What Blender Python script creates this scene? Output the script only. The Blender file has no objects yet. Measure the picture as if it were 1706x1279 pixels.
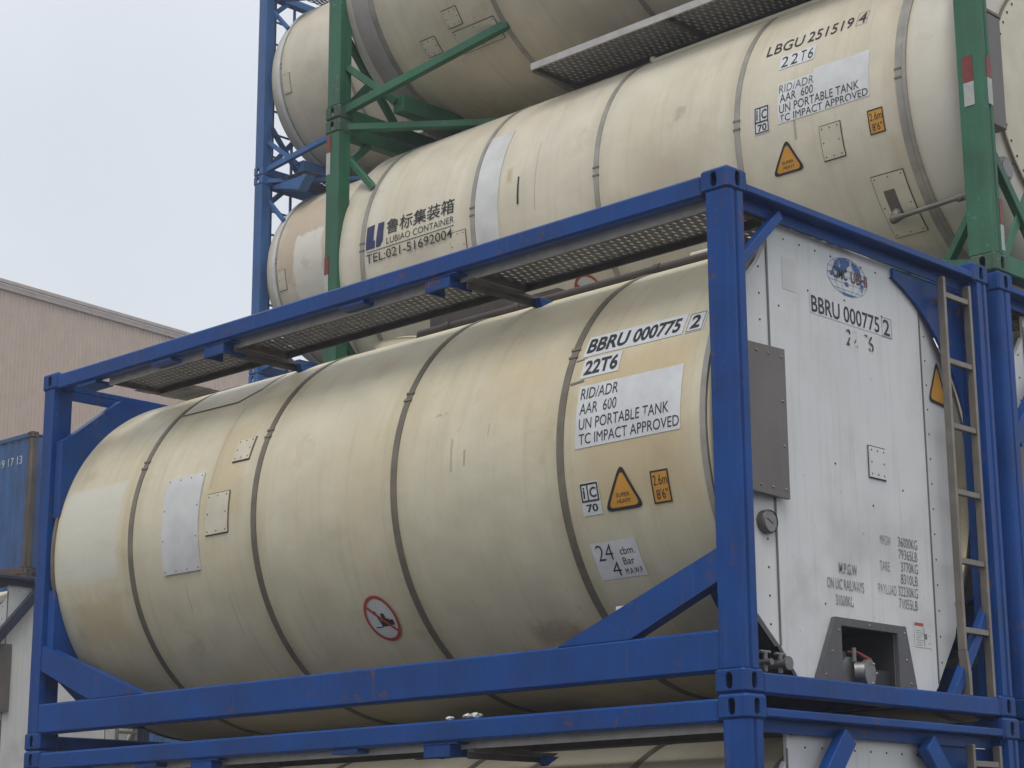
import bpy, bmesh, math, random
from mathutils import Vector, Matrix
random.seed(7)
PI = math.pi
SC = bpy.context.scene
COL = SC.collection

# ------------------------------------------------------------------ camera
cam = bpy.data.cameras.new('camera')
cam.sensor_width = 36.0
cam.lens = 3301.5 / 1706 * 36.0
cam.clip_start = 0.1
cam.clip_end = 2000
cam_ob = bpy.data.objects.new('camera', cam)
COL.objects.link(cam_ob)
yaw, pitch, roll = -0.76914, 0.24205, -0.00539
fv = Vector((math.sin(yaw)*math.cos(pitch), math.cos(yaw)*math.cos(pitch), math.sin(pitch)))
rv = fv.cross(Vector((0, 0, 1))).normalized()
uv_ = rv.cross(fv)
r2 = rv*math.cos(roll) + uv_*math.sin(roll)
u2 = -rv*math.sin(roll) + uv_*math.cos(roll)
m3 = Matrix((r2, u2, -fv)).transposed()
cam_ob.matrix_world = Matrix.Translation((5.664, -7.387, 1.785)) @ m3.to_4x4()
SC.camera = cam_ob

# ------------------------------------------------------------------ sky, sun, exposure
SUN_EL, SUN_AZ = math.radians(62), math.radians(140)      # azimuth from +y towards +x
W = bpy.data.worlds.new('World')
SC.world = W
W.use_nodes = True
nt = W.node_tree
nt.nodes.clear()
wo = nt.nodes.new('ShaderNodeOutputWorld')
bg = nt.nodes.new('ShaderNodeBackground')
sky = nt.nodes.new('ShaderNodeTexSky')
sky.sky_type = 'NISHITA'
sky.sun_disc = False
sky.sun_elevation = SUN_EL
sky.sun_rotation = SUN_AZ
sky.dust_density = 4.0
sky.air_density = 1.5
mx = nt.nodes.new('ShaderNodeMix'); mx.data_type = 'RGBA'
mx.inputs['Factor'].default_value = 0.86
tc = nt.nodes.new('ShaderNodeTexCoord')
cn = nt.nodes.new('ShaderNodeTexNoise')
cn.inputs['Scale'].default_value = 2.4; cn.inputs['Detail'].default_value = 4
cr = nt.nodes.new('ShaderNodeValToRGB')
cr.color_ramp.elements[0].position = 0.3; cr.color_ramp.elements[0].color = (6.75, 7.1, 7.65, 1)
cr.color_ramp.elements[1].position = 0.7; cr.color_ramp.elements[1].color = (8.35, 8.6, 9.0, 1)
nt.links.new(tc.outputs['Generated'], cn.inputs['Vector'])
nt.links.new(cn.outputs['Fac'], cr.inputs['Fac'])
nt.links.new(sky.outputs[0], mx.inputs[6])
nt.links.new(cr.outputs[0], mx.inputs[7])
nt.links.new(mx.outputs[2], bg.inputs['Color'])
bg.inputs['Strength'].default_value = 0.095
nt.links.new(bg.outputs[0], wo.inputs['Surface'])

sl = bpy.data.lights.new('sun', 'SUN')
sl.energy = 1.3
sl.angle = math.radians(35)
sl.color = (1.0, 0.97, 0.93)
so = bpy.data.objects.new('sun', sl)
COL.objects.link(so)
sd = Vector((math.sin(SUN_AZ)*math.cos(SUN_EL), math.cos(SUN_AZ)*math.cos(SUN_EL), math.sin(SUN_EL)))
so.rotation_euler = sd.to_track_quat('Z', 'Y').to_euler()
so.location = (12, -20, 30)

SC.view_settings.view_transform = 'Standard'
SC.view_settings.look = 'None'
SC.view_settings.exposure = 0.34
SC.view_settings.gamma = 1.0
SC.view_settings.use_curve_mapping = False
SC.render.engine = 'CYCLES'
SC.cycles.use_denoising = True
SC.cycles.max_bounces = 8
SC.cycles.diffuse_bounces = 4
SC.cycles.transparent_max_bounces = 8

# ------------------------------------------------------------------ material helpers
class NT:
    def __init__(s, name):
        s.m = bpy.data.materials.new(name); s.m.use_nodes = True
        s.t = s.m.node_tree; s.b = s.t.nodes['Principled BSDF']
        s.tc = s.t.nodes.new('ShaderNodeTexCoord')
    def n(s, typ, **kw):
        o = s.t.nodes.new(typ)
        for k, v in kw.items(): setattr(o, k, v)
        return o
    def L(s, a, b): s.t.links.new(a, b)
    def val(s, sock, v):
        if hasattr(v, 'is_linked') or isinstance(v, bpy.types.NodeSocket): s.L(v, sock)
        else: sock.default_value = v
    def math(s, op, a, b=None, c=None, clamp=False):
        o = s.n('ShaderNodeMath', operation=op, use_clamp=clamp)
        s.val(o.inputs[0], a)
        if b is not None: s.val(o.inputs[1], b)
        if c is not None: s.val(o.inputs[2], c)
        return o.outputs[0]
    def mix(s, f, a, b):
        o = s.n('ShaderNodeMix', data_type='RGBA')
        s.val(o.inputs[0], f)
        for i, v in ((6, a), (7, b)):
            if isinstance(v, tuple): o.inputs[i].default_value = (*v[:3], 1)
            else: s.L(v, o.inputs[i])
        return o.outputs[2]
    def noise(s, vec, scale, detail=4, rough=0.55):
        o = s.n('ShaderNodeTexNoise'); o.inputs['Scale'].default_value = scale
        o.inputs['Detail'].default_value = detail; o.inputs['Roughness'].default_value = rough
        s.L(vec, o.inputs['Vector']); return o.outputs['Fac']
    def rng(s, v, a, b, c=0.0, d=1.0, smooth=False):
        o = s.n('ShaderNodeMapRange'); o.clamp = True
        if smooth: o.interpolation_type = 'SMOOTHSTEP'
        s.val(o.inputs[0], v)
        for i, x in ((1, a), (2, b), (3, c), (4, d)): o.inputs[i].default_value = x
        return o.outputs[0]
    def comb(s, x, y, z=0.0):
        o = s.n('ShaderNodeCombineXYZ')
        for i, v in enumerate((x, y, z)): s.val(o.inputs[i], v)
        return o.outputs[0]
    def bump(s, h, strength, dist=0.01):
        o = s.n('ShaderNodeBump'); o.inputs['Strength'].default_value = strength
        o.inputs['Distance'].default_value = dist; s.L(h, o.inputs['Height'])
        s.L(o.outputs[0], s.b.inputs['Normal'])
    def fin(s, col, rough=0.5, metal=0.0, spec=0.5):
        s.val(s.b.inputs['Base Color'], (*col, 1) if isinstance(col, tuple) else col)
        s.val(s.b.inputs['Roughness'], rough); s.val(s.b.inputs['Metallic'], metal)
        s.b.inputs['Specular IOR Level'].default_value = spec
        return s.m

def paint(name, col, rough=0.45, var=0.18, scuff=None, scuff_amt=0.5, rust=0.0, metal=0.0, spec=0.4, streak=0.25):
    k = NT(name); g = k.n('ShaderNodeNewGeometry')
    pos = g.outputs['Position']
    sx = k.n('ShaderNodeSeparateXYZ'); k.L(pos, sx.inputs[0])
    n1 = k.noise(pos, 2.3, 5)
    dark = tuple(c*(1-var*1.6) for c in col); light = tuple(min(1, c*(1+var)) for c in col)
    c = k.mix(k.rng(n1, 0.3, 0.7), dark, light)
    # weather streaks running down
    sv = k.comb(k.math('MULTIPLY', sx.outputs[0], 34.0), k.math('MULTIPLY', sx.outputs[1], 34.0), k.math('MULTIPLY', sx.outputs[2], 1.1))
    st = k.noise(sv, 1.0, 3)
    grey = tuple(0.55*v + 0.45*0.22 for v in col)
    c = k.mix(k.rng(st, 0.5, 0.8, 0, streak), c, grey)
    if scuff:
        n2 = k.noise(pos, 21, 6, 0.7); n3 = k.noise(pos, 3.1, 2)
        f = k.math('MULTIPLY', k.rng(n2, 0.60, 0.70), k.rng(n3, 0.45, 0.65, 0, scuff_amt))
        c = k.mix(f, c, scuff)
    if rust:
        n4 = k.noise(pos, 13, 6, 0.65); n5 = k.noise(pos, 1.7, 3)
        f = k.math('MULTIPLY', k.rng(n4, 0.57, 0.66), k.rng(n5, 0.5, 0.62, 0, rust))
        c = k.mix(f, c, (0.13, 0.055, 0.03))
        f = k.math('MULTIPLY', k.rng(st, 0.66, 0.74, 0, rust), k.rng(n5, 0.48, 0.62))
        c = k.mix(f, c, (0.10, 0.05, 0.035))
    r = k.rng(n1, 0.3, 0.7, rough-0.06, rough+0.10)
    k.bump(k.noise(pos, 60, 3), 0.08, 0.004)
    return k.fin(c, r, metal, spec)

def shell_paint(name, R, yc, zc, col, stain, patches=(), streak=0.35, bands=(), rough=0.42, scuff=0.35):
    """painted cladding: patches = (x0,x1,s0,s1,colour,softness,amount,ragged)"""
    k = NT(name)
    ob = k.tc.outputs['Object']
    sp = k.n('ShaderNodeSeparateXYZ'); k.L(ob, sp.inputs[0])
    x = sp.outputs[0]
    s = k.math('MULTIPLY', k.math('ARCTAN2', k.math('SUBTRACT', sp.outputs[2], zc), k.math('SUBTRACT', yc, sp.outputs[1])), R)
    v2 = k.comb(x, s)
    big = k.noise(v2, 0.9, 4)
    mid = k.noise(v2, 3.2, 5)
    fine = k.noise(v2, 26, 4)
    dark = tuple(c*0.86 for c in col)
    c = k.mix(k.rng(mid, 0.32, 0.68), dark, col)
    c = k.mix(k.rng(big, 0.42, 0.70, 0, 0.42, True), c, stain)
    sv = k.comb(k.math('MULTIPLY', x, 16.0), k.math('MULTIPLY', s, 0.75))
    st = k.noise(sv, 1.0, 5, 0.6)
    c = k.mix(k.math('MULTIPLY', k.rng(st, 0.52, 0.78), k.rng(big, 0.3, 0.7, streak*0.5, streak)), c, tuple(a*0.62 for a in stain))
    sv2 = k.comb(k.math('MULTIPLY', x, 45.0), k.math('MULTIPLY', s, 1.3))
    st2 = k.noise(sv2, 1.0, 3)
    c = k.mix(k.rng(st2, 0.58, 0.8, 0, streak*0.5), c, tuple(min(1, a*1.25) for a in col))
    for b in bands:                                     # dirt that has run along the straps
        d = k.math('ABSOLUTE', k.math('SUBTRACT', x, b))
        f = k.math('MULTIPLY', k.rng(d, 0.03, 0.16, 0.5, 0.0, True), k.rng(mid, 0.35, 0.7))
        c = k.mix(f, c, tuple(a*0.7 for a in stain))
    wob = k.math('MULTIPLY', k.math('SUBTRACT', mid, 0.5), 1.0)
    wob2 = k.math('MULTIPLY', k.math('SUBTRACT', k.noise(v2, 9, 4), 0.5), 1.0)
    for (x0, x1, s0, s1, pc, soft, amt, rag) in patches:
        xx = k.math('ADD', x, k.math('MULTIPLY', wob, rag)); ss = k.math('ADD', s, k.math('MULTIPLY', wob2, rag))
        fx = k.math('MINIMUM', k.math('SUBTRACT', xx, x0), k.math('SUBTRACT', x1, xx))
        fs = k.math('MINIMUM', k.math('SUBTRACT', ss, s0), k.math('SUBTRACT', s1, ss))
        f = k.math('MINIMUM', fx, fs)
        c = k.mix(k.math('MULTIPLY', k.rng(f, 0.0, soft, 0, 1, True), amt), c, pc)
    # brown smudges of uneven outline
    n8 = k.noise(k.comb(k.math('ADD', k.math('MULTIPLY', x, 1.0), k.math('MULTIPLY', wob2, 0.3)), k.math('MULTIPLY', s, 0.8)), 1.9, 8, 0.68)
    c = k.mix(k.rng(n8, 0.56, 0.70, 0, 0.42, True), c, tuple(a*0.72 for a in stain))
    # scuffs and specks
    n6 = k.noise(k.comb(k.math('MULTIPLY', x, 5.0), k.math('MULTIPLY', s, 3.0)), 2.2, 7, 0.72)
    f = k.math('MULTIPLY', k.rng(n6, 0.62, 0.74), k.rng(big, 0.55, 0.35, 0.0, scuff))
    c = k.mix(f, c, (0.16, 0.13, 0.10))
    n7 = k.noise(v2, 42, 2)
    c = k.mix(k.rng(n7, 0.74, 0.78, 0, 0.5), c, (0.13, 0.09, 0.06))
    c = k.mix(k.rng(fine, 0.3, 0.7, 0.0, 0.12), c, tuple(a*0.7 for a in col))
    h = k.math('ADD', k.math('MULTIPLY', k.noise(v2, 2.0, 2), 1.0), k.math('MULTIPLY', k.noise(v2, 7.0, 2), 0.25))
    k.bump(h, 0.35, 0.03)
    return k.fin(c, k.rng(mid, 0.3, 0.7, rough-0.08, rough+0.14), 0.0, 0.35)

def flat(name, col, rough=0.5, metal=0.0, var=0.12, scale=14, spec=0.4):
    k = NT(name); p = k.tc.outputs['Object']
    n = k.noise(p, scale, 5)
    n2 = k.noise(p, scale*0.17, 3)
    c = k.mix(k.rng(n, 0.3, 0.7), tuple(v*(1-var) for v in col), tuple(min(1, v*(1+var*0.5)) for v in col))
    c = k.mix(k.rng(n2, 0.4, 0.7, 0, var*1.5), c, tuple(v*0.6 for v in col))
    return k.fin(c, rough, metal, spec)

def worn(name, col, lo=0.50, hi=0.56, scale=16):
    """print that has flaked away in places"""
    k = NT(name); p = k.tc.outputs['Object']
    n = k.noise(p, scale, 4, 0.6)
    k.fin(col, 0.6, 0, 0.2)
    k.L(k.rng(n, lo, hi, 1.0, 0.0), k.b.inputs['Alpha'])
    return k.m

CREAM = (0.645, 0.59, 0.435); STAIN = (0.53, 0.42, 0.24)
M = {}
M['blue'] = paint('blue_paint', (0.003, 0.050, 0.22), 0.42, 0.18, (0.05, 0.13, 0.30), 0.7, 0.85, spec=0.25, streak=0.12)
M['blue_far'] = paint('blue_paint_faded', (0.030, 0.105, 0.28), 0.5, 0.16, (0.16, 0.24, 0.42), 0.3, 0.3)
M['green'] = paint('green_paint', (0.026, 0.125, 0.066), 0.5, 0.2, (0.16, 0.27, 0.19), 0.9, 0.4)
M['green_cast'] = paint('green_casting_paint', (0.05, 0.11, 0.07), 0.6, 0.3, (0.30, 0.33, 0.28), 1.0, 0.9)
M['blue_cast'] = paint('blue_casting_paint', (0.004, 0.049, 0.21), 0.5, 0.2, (0.06, 0.12, 0.27), 0.6, 1.0, spec=0.25, streak=0.12)
def sheet_paint(name, col):
    k = NT(name); p = k.tc.outputs['Object']
    sx = k.n('ShaderNodeSeparateXYZ'); k.L(p, sx.inputs[0])
    c = k.mix(k.rng(k.noise(p, 2.6, 4), 0.3, 0.7), tuple(v*0.93 for v in col), col)
    c = k.mix(k.math('MULTIPLY', k.rng(k.noise(p, 1.7, 5), 0.5, 0.72, 0, 1, True), k.rng(k.noise(p, 5.5, 6, 0.7), 0.35, 0.7, 0.1, 0.5)), c, (0.46, 0.45, 0.44))
    sv = k.comb(0.0, k.math('MULTIPLY', sx.outputs[1], 30.0), k.math('MULTIPLY', sx.outputs[2], 1.2))
    c = k.mix(k.rng(k.noise(sv, 1.0, 4), 0.52, 0.78, 0, 0.4), c, (0.40, 0.38, 0.34))
    wb = k.math('MULTIPLY', k.math('SUBTRACT', k.noise(p, 3.0, 5), 0.5), 0.5)
    for (y0, y1, z0, z1, sf, am) in ((0.85, 1.85, 0.50, 1.20, 0.30, 0.42), (0.50, 0.85, 0.42, 0.75, 0.15, 0.45), (0.95, 1.25, 1.1, 1.5, 0.15, 0.2), (1.5, 1.87, 0.3, 0.6, 0.1, 0.25)):
        fy = k.math('MINIMUM', k.math('SUBTRACT', k.math('ADD', sx.outputs[1], wb), y0), k.math('SUBTRACT', y1, k.math('ADD', sx.outputs[1], wb)))
        fz = k.math('MINIMUM', k.math('SUBTRACT', k.math('ADD', sx.outputs[2], wb), z0), k.math('SUBTRACT', z1, k.math('ADD', sx.outputs[2], wb)))
        f = k.math('MULTIPLY', k.rng(k.math('MINIMUM', fy, fz), 0.0, sf, 0, am, True), k.rng(k.noise(p, 4.0, 6, 0.65), 0.3, 0.65, 0.4, 1.0))
        c = k.mix(f, c, (0.34, 0.335, 0.34))
    n7 = k.noise(p, 34, 3); c = k.mix(k.rng(n7, 0.70, 0.76, 0, 0.55), c, (0.2, 0.18, 0.16))
    k.bump(k.math('ADD', k.noise(p, 2.2, 2), k.math('MULTIPLY', k.noise(p, 9, 2), 0.2)), 0.3, 0.02)
    return k.fin(c, k.rng(k.noise(p, 3, 3), 0.3, 0.7, 0.32, 0.5), 0, 0.4)
M['white'] = sheet_paint('white_panel_paint', (0.64, 0.645, 0.64))
M['strip'] = paint('white_strip_paint', (0.65, 0.65, 0.64), 0.4, 0.05, (0.45, 0.45, 0.45), 0.3, 0.05, streak=0.2)
M['cabinet'] = paint('grey_cabinet_paint', (0.088, 0.086, 0.092), 0.5, 0.12, (0.3, 0.3, 0.3), 0.3)
M['cover'] = paint('brown_grey_sheet', (0.15, 0.135, 0.125), 0.45, 0.15, (0.24, 0.22, 0.2), 0.4, 0.1, 0.3)
M['dark'] = flat('recess_shade', (0.035, 0.034, 0.04), 0.7)  # near-black, paints shade into the outlet recess and behind the end sheet
M['strap'] = flat('strap_steel', (0.20, 0.175, 0.135), 0.5, 0.35, 0.25, 9)
M['strap_light'] = flat('strap_steel_light', (0.34, 0.32, 0.28), 0.45, 0.4, 0.2, 9)
M['mauve'] = flat('grey_band_paint', (0.36, 0.325, 0.31), 0.5, 0.0, 0.15, 6)
M['steel'] = flat('ladder_steel', (0.24, 0.215, 0.185), 0.42, 0.55, 0.25, 9)
M['alu'] = flat('aluminium_edge', (0.46, 0.44, 0.42), 0.45, 0.15, 0.2, 9)
M['plank'] = flat('grating_plate', (0.15, 0.144, 0.142), 0.55, 0.3, 0.3, 9)
M['blue_shaded'] = paint('blue_paint_shaded', (0.012, 0.022, 0.055), 0.5, 0.2, (0.08, 0.09, 0.12), 0.4, 0.4)  # frame blue with the shade under the box container put into its colour
M['grate'] = flat('grating_steel', (0.085, 0.07, 0.062), 0.6, 0.3, 0.3, 9)
M['chrome'] = flat('valve_steel', (0.21, 0.205, 0.20), 0.42, 0.6, 0.2, 20)
M['sticker'] = flat('white_sticker', (0.64, 0.65, 0.655), 0.5, 0, 0.14, 7)
M['sticker_dim'] = flat('faded_sticker', (0.58, 0.58, 0.56), 0.5, 0, 0.1, 9)
M['plate'] = flat('pale_plate', (0.60, 0.60, 0.585), 0.45, 0.1, 0.12, 6)
M['cplate'] = flat('cream_plate', (0.60, 0.55, 0.43), 0.45, 0.0, 0.12, 6)
M['ink'] = flat('black_ink', (0.022, 0.022, 0.025), 0.55, 0, 0.2, 30)
M['ink_worn'] = worn('worn_black_ink', (0.045, 0.045, 0.05), 0.62, 0.72, 20)
M['ink_gone'] = worn('flaked_black_ink', (0.20, 0.20, 0.205), 0.56, 0.66, 24)
M['ink_pale'] = flat('faded_ink', (0.11, 0.11, 0.115), 0.6, 0, 0.35, 25)
M['ink_lost'] = worn('mostly_lost_ink', (0.05, 0.05, 0.055), 0.52, 0.56, 19)
M['ink_grey'] = worn('faded_grey_ink', (0.16, 0.16, 0.16), 0.56, 0.64, 22)
M['navy'] = flat('navy_print', (0.02, 0.025, 0.10), 0.5, 0, 0.15, 20)
M['globe'] = worn('blue_globe_print', (0.07, 0.15, 0.36), 0.58, 0.66, 18)
M['globe_line'] = flat('pale_blue_print', (0.30, 0.42, 0.58), 0.5, 0, 0.1, 20)
M['orange'] = flat('amber_sticker', (0.62, 0.30, 0.045), 0.5, 0, 0.15, 10)
M['red'] = flat('red_print', (0.42, 0.055, 0.03), 0.5, 0, 0.2, 20)
M['red_faint'] = worn('faint_red_print', (0.45, 0.22, 0.15), 0.5, 0.6, 30)
M['maroon'] = flat('maroon_print', (0.13, 0.035, 0.035), 0.5, 0, 0.2, 20)
M['redtape'] = flat('red_reflective_tape', (0.20, 0.03, 0.025), 0.4, 0, 0.25, 20)
M['whitetape'] = flat('white_reflective_tape', (0.40, 0.42, 0.40), 0.4, 0, 0.2, 20)
M['rust'] = paint('rusty_steel', (0.10, 0.055, 0.04), 0.8, 0.35, (0.10, 0.05, 0.035), 0.6)
M['oldpost'] = paint('rusty_brown_post', (0.085, 0.065, 0.05), 0.75, 0.3, (0.06, 0.05, 0.05), 0.7, 0.9)
M['box_blue'] = paint('box_container_blue', (0.018, 0.085, 0.23), 0.65, 0.2, (0.06, 0.13, 0.22), 0.4, 0.35)
M['clad'] = paint('warehouse_cladding', (0.50, 0.395, 0.325), 0.7, 0.05, streak=0.12)
M['trim'] = paint('warehouse_trim', (0.42, 0.355, 0.315), 0.6, 0.08, streak=0.1)
M['glass'] = flat('gauge_face', (0.20, 0.19, 0.19), 0.25, 0, 0.1, 20)
M['paper'] = flat('paper', (0.62, 0.62, 0.60), 0.8, 0, 0.08, 12)
k_ = NT('yard_concrete'); p_ = k_.n('ShaderNodeNewGeometry').outputs['Position']
c_ = k_.mix(k_.rng(k_.noise(p_, 0.35, 6), 0.3, 0.7), (0.06, 0.058, 0.055), (0.095, 0.092, 0.088))
c_ = k_.mix(k_.rng(k_.noise(p_, 6, 6), 0.45, 0.75, 0, 0.5), c_, (0.04, 0.04, 0.04))
k_.bump(k_.noise(p_, 30, 4), 0.2, 0.01)
M['concrete'] = k_.fin(c_, 0.85, 0, 0.3)

# ------------------------------------------------------------------ mesh helpers
class MB:
    def __init__(s): s.v = []; s.f = []
    def add(s, vs, fs, mat=None):
        b = len(s.v)
        s.v += [tuple(mat @ Vector(v)) if mat is not None else tuple(v) for v in vs]
        s.f += [tuple(b+i for i in f) for f in fs]
        return s
    def box(s, x0, x1, y0, y1, z0, z1, c=0.004, mat=None, holes=None, hole=(0.026, 0.046), depth=0.014):
        """chamfered box; holes = set of faces ('-x','+y'..) with an oblong hole"""
        lo = (x0, y0, z0); hi = (x1, y1, z1)
        c = min(c, 0.3*min(hi[i]-lo[i] for i in range(3)))
        vs = []; fs = []; idx = {}
        for a in range(3):
            u, w = (a+1) % 3, (a+2) % 3
            for sg in (0, 1):
                ring = []
                for (su, sw) in ((0, 0), (1, 0), (1, 1), (0, 1)):
                    p = [0, 0, 0]
                    p[a] = hi[a] if sg else lo[a]
                    p[u] = hi[u]-c if su else lo[u]+c
                    p[w] = hi[w]-c if sw else lo[w]+c
                    key = [0, 0, 0]; key[a] = sg; key[u] = su; key[w] = sw
                    idx[(a, tuple(key))] = len(vs); ring.append(len(vs)); vs.append(tuple(p))
                nm = ('+' if sg else '-') + 'xyz'[a]
                if holes and nm in holes:
                    # stadium loop about the face centre, long axis = z where possible
                    la = 2 if a != 2 else 0
                    sa = [q for q in range(3) if q not in (a, la)][0]
                    cu = [(lo[i]+hi[i])/2 for i in range(3)]; cu[a] = hi[a] if sg else lo[a]
                    loop = []; inner = []
                    N = 16
                    hw, hl = hole
                    for i in range(N):
                        t = 2*PI*i/N
                        ps = hw*math.cos(t); pl = hw*math.sin(t)
                        pl += (hl-hw) if math.sin(t) > 1e-6 else (-(hl-hw) if math.sin(t) < -1e-6 else 0)
                        p = list(cu); p[sa] += ps; p[la] += pl
                        q = list(p); q[a] += -depth if sg else depth
                        loop.append(len(vs)); vs.append(tuple(p)); inner.append(len(vs)); vs.append(tuple(q))
                    for i in range(N):
                        j = (i+1) % N
                        fs.append((loop[i], loop[j], inner[j], inner[i]))
                    # rectangle corners by quadrant
                    def corner(ss, sl_, a=a, sg=sg, sa=sa, la=la):
                        key = [0, 0, 0]; key[a] = sg; key[sa] = ss; key[la] = sl_
                        return idx[(a, tuple(key))]
                    pend = (loop, corner, N)
                    fs.append(('H', pend))
                else:
                    fs.append(tuple(ring))
        out = []
        for f in fs:
            if f and f[0] == 'H':
                loop, corner, N = f[1]
                q = [corner(1, 1), corner(0, 1), corner(0, 0), corner(1, 0)]
                Q = N//4
                for k in range(4):
                    for i in range(Q):
                        out.append((q[k], loop[(k*Q+i) % N], loop[(k*Q+i+1) % N]))
                    out.append((q[k], loop[((k+1)*Q) % N], q[(k+1) % 4]))
            else: out.append(f)
        fs = out
        for a in range(3):
            u, w = (a+1) % 3, (a+2) % 3
            for su in (0, 1):
                for sw in (0, 1):
                    def K(axis, e):
                        key = [0, 0, 0]; key[a] = e; key[u] = su; key[w] = sw
                        return idx[(axis, tuple(key))]
                    fs.append((K(u, 0), K(u, 1), K(w, 1), K(w, 0)))
        for i in (0, 1):
            for j in (0, 1):
                for l in (0, 1):
                    fs.append(tuple(idx[(a, (i, j, l))] for a in range(3)))
        return s.add(vs, fs, mat)
    def beam(s, p0, p1, w, h, up=(0, 0, 1), c=0.004):
        p0 = Vector(p0); p1 = Vector(p1); d = p1-p0; l = d.length; d.normalize()
        side = d.cross(Vector(up)).normalized(); upv = side.cross(d)
        m = Matrix((d, side, upv)).transposed().to_4x4(); m.translation = p0
        return s.box(0, l, -w/2, w/2, -h/2, h/2, c, m)
    def prism(s, poly, axis, a0, a1):
        n = len(poly); vs = []
        for a in (a0, a1):
            for (u, w) in poly:
                p = [0, 0, 0]; p[axis] = a; p[(axis+1) % 3 if axis != 1 else 0] = u; p[(axis+2) % 3 if axis != 1 else 2] = w
                vs.append(tuple(p))
        fs = [tuple(range(n)), tuple(range(2*n-1, n-1, -1))]
        fs += [(i, (i+1) % n, n+(i+1) % n, n+i) for i in range(n)]
        return s.add(vs, fs)
    def tube(s, pts, r, n=10, caps=True):
        pts = [Vector(p) for p in pts]; vs = []; fs = []
        for i, p in enumerate(pts):
            d = (pts[min(i+1, len(pts)-1)]-pts[max(i-1, 0)]).normalized()
            a = Vector((0, 0, 1)) if abs(d.z) < 0.9 else Vector((1, 0, 0))
            e1 = d.cross(a).normalized(); e2 = d.cross(e1)
            rr = r[i] if isinstance(r, (list, tuple)) else r
            for k in range(n):
                t = 2*PI*k/n
                vs.append(tuple(p + (e1*math.cos(t)+e2*math.sin(t))*rr))
        for i in range(len(pts)-1):
            for k in range(n):
                fs.append((i*n+k, i*n+(k+1) % n, (i+1)*n+(k+1) % n, (i+1)*n+k))
        if caps:
            fs.append(tuple(range(n))); fs.append(tuple((len(pts)-1)*n+k for k in range(n)))
        return s.add(vs, fs)
    def revolve(s, prof, yc, zc, n=112):
        vs = []; fs = []
        for (x, r) in prof:
            for k in range(n):
                t = 2*PI*k/n
                vs.append((x, yc-r*math.cos(t), zc+r*math.sin(t)))
        for i in range(len(prof)-1):
            for k in range(n):
                fs.append((i*n+k, i*n+(k+1) % n, (i+1)*n+(k+1) % n, (i+1)*n+k))
        return s.add(vs, fs)
    def ring(s, x0, x1, r0, r1, yc, zc, n=112):
        return s.revolve([(x0, r0), (x0, r1), (x1, r1), (x1, r0), (x0, r0)], yc, zc, n)
    def dome(s, p, nrm, r, h):
        p = Vector(p); nrm = Vector(nrm).normalized()
        a = Vector((0, 0, 1)) if abs(nrm.z) < 0.9 else Vector((1, 0, 0))
        e1 = nrm.cross(a).normalized(); e2 = nrm.cross(e1); vs = []
        for k in range(6):
            t = 2*PI*k/6; vs.append(p+(e1*math.cos(t)+e2*math.sin(t))*r)
        for k in range(6):
            t = 2*PI*k/6; vs.append(p+(e1*math.cos(t)+e2*math.sin(t))*r*0.6+nrm*h)
        fs = [(k, (k+1) % 6, 6+(k+1) % 6, 6+k) for k in range(6)]+[tuple(range(6, 12))]
        return s.add(vs, fs)
    def mesh(s, name, smooth=None):
        me = bpy.data.meshes.new(name); me.from_pydata(s.v, [], s.f); me.validate()
        bm = bmesh.new(); bm.from_mesh(me)
        bmesh.ops.recalc_face_normals(bm, faces=bm.faces); bm.to_mesh(me); bm.free()
        if smooth:
            for p in me.polygons: p.use_smooth = True
            me.set_sharp_from_angle(angle=math.radians(smooth))
        me.update(); return me

CACHE = {}
def part(name, build, mat, parent, key=None, smooth=None, label=None, stuff=False, loc=None):
    """a mesh object under parent; parts with the same key share one mesh"""
    if key is not None and key in CACHE: me = CACHE[key]
    else:
        r = build() if callable(build) else build
        me = r.mesh(name, smooth) if isinstance(r, MB) else r
        if key is not None: CACHE[key] = me
    if not me.materials: me.materials.append(mat)
    o = bpy.data.objects.new(name, me); COL.objects.link(o); o.parent = parent
    if me.materials[0] is not mat:
        o.material_slots[0].link = 'OBJECT'; o.material_slots[0].material = mat
    if label: o['label'] = label
    if stuff: o['kind'] = 'stuff'
    if loc: o.location = loc
    return o

def thing(name, loc, label, cat, group=None):
    o = bpy.data.objects.new(name, None); COL.objects.link(o); o.location = loc
    o.empty_display_size = 0.3
    o['label'] = label; o['category'] = cat
    if group: o['group'] = group
    return o

# flat print on curved or flat sheets ----------------------------------------
_tx = {}
def text_geo(t, bold=0.0):
    if (t, bold) in _tx: return _tx[(t, bold)]
    cu = bpy.data.curves.new('lettering', 'FONT'); cu.body = t; cu.size = 1.0; cu.offset = bold; cu.resolution_u = 3
    o = bpy.data.objects.new('lettering', cu); COL.objects.link(o)
    dg = bpy.context.evaluated_depsgraph_get(); dg.update()
    me = bpy.data.meshes.new_from_object(o.evaluated_get(dg))
    vs = [(v.co.x, v.co.y) for v in me.vertices]; fs = [tuple(p.vertices) for p in me.polygons]
    bpy.data.objects.remove(o); bpy.data.curves.remove(cu); bpy.data.meshes.remove(me)
    x0 = min(v[0] for v in vs); x1 = max(v[0] for v in vs); y0 = min(v[1] for v in vs); y1 = max(v[1] for v in vs)
    vs = [((x-x0)/(x1-x0), (y-y0)/(y1-y0)) for x, y in vs]
    _tx[(t, bold)] = (vs, fs); return vs, fs

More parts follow.
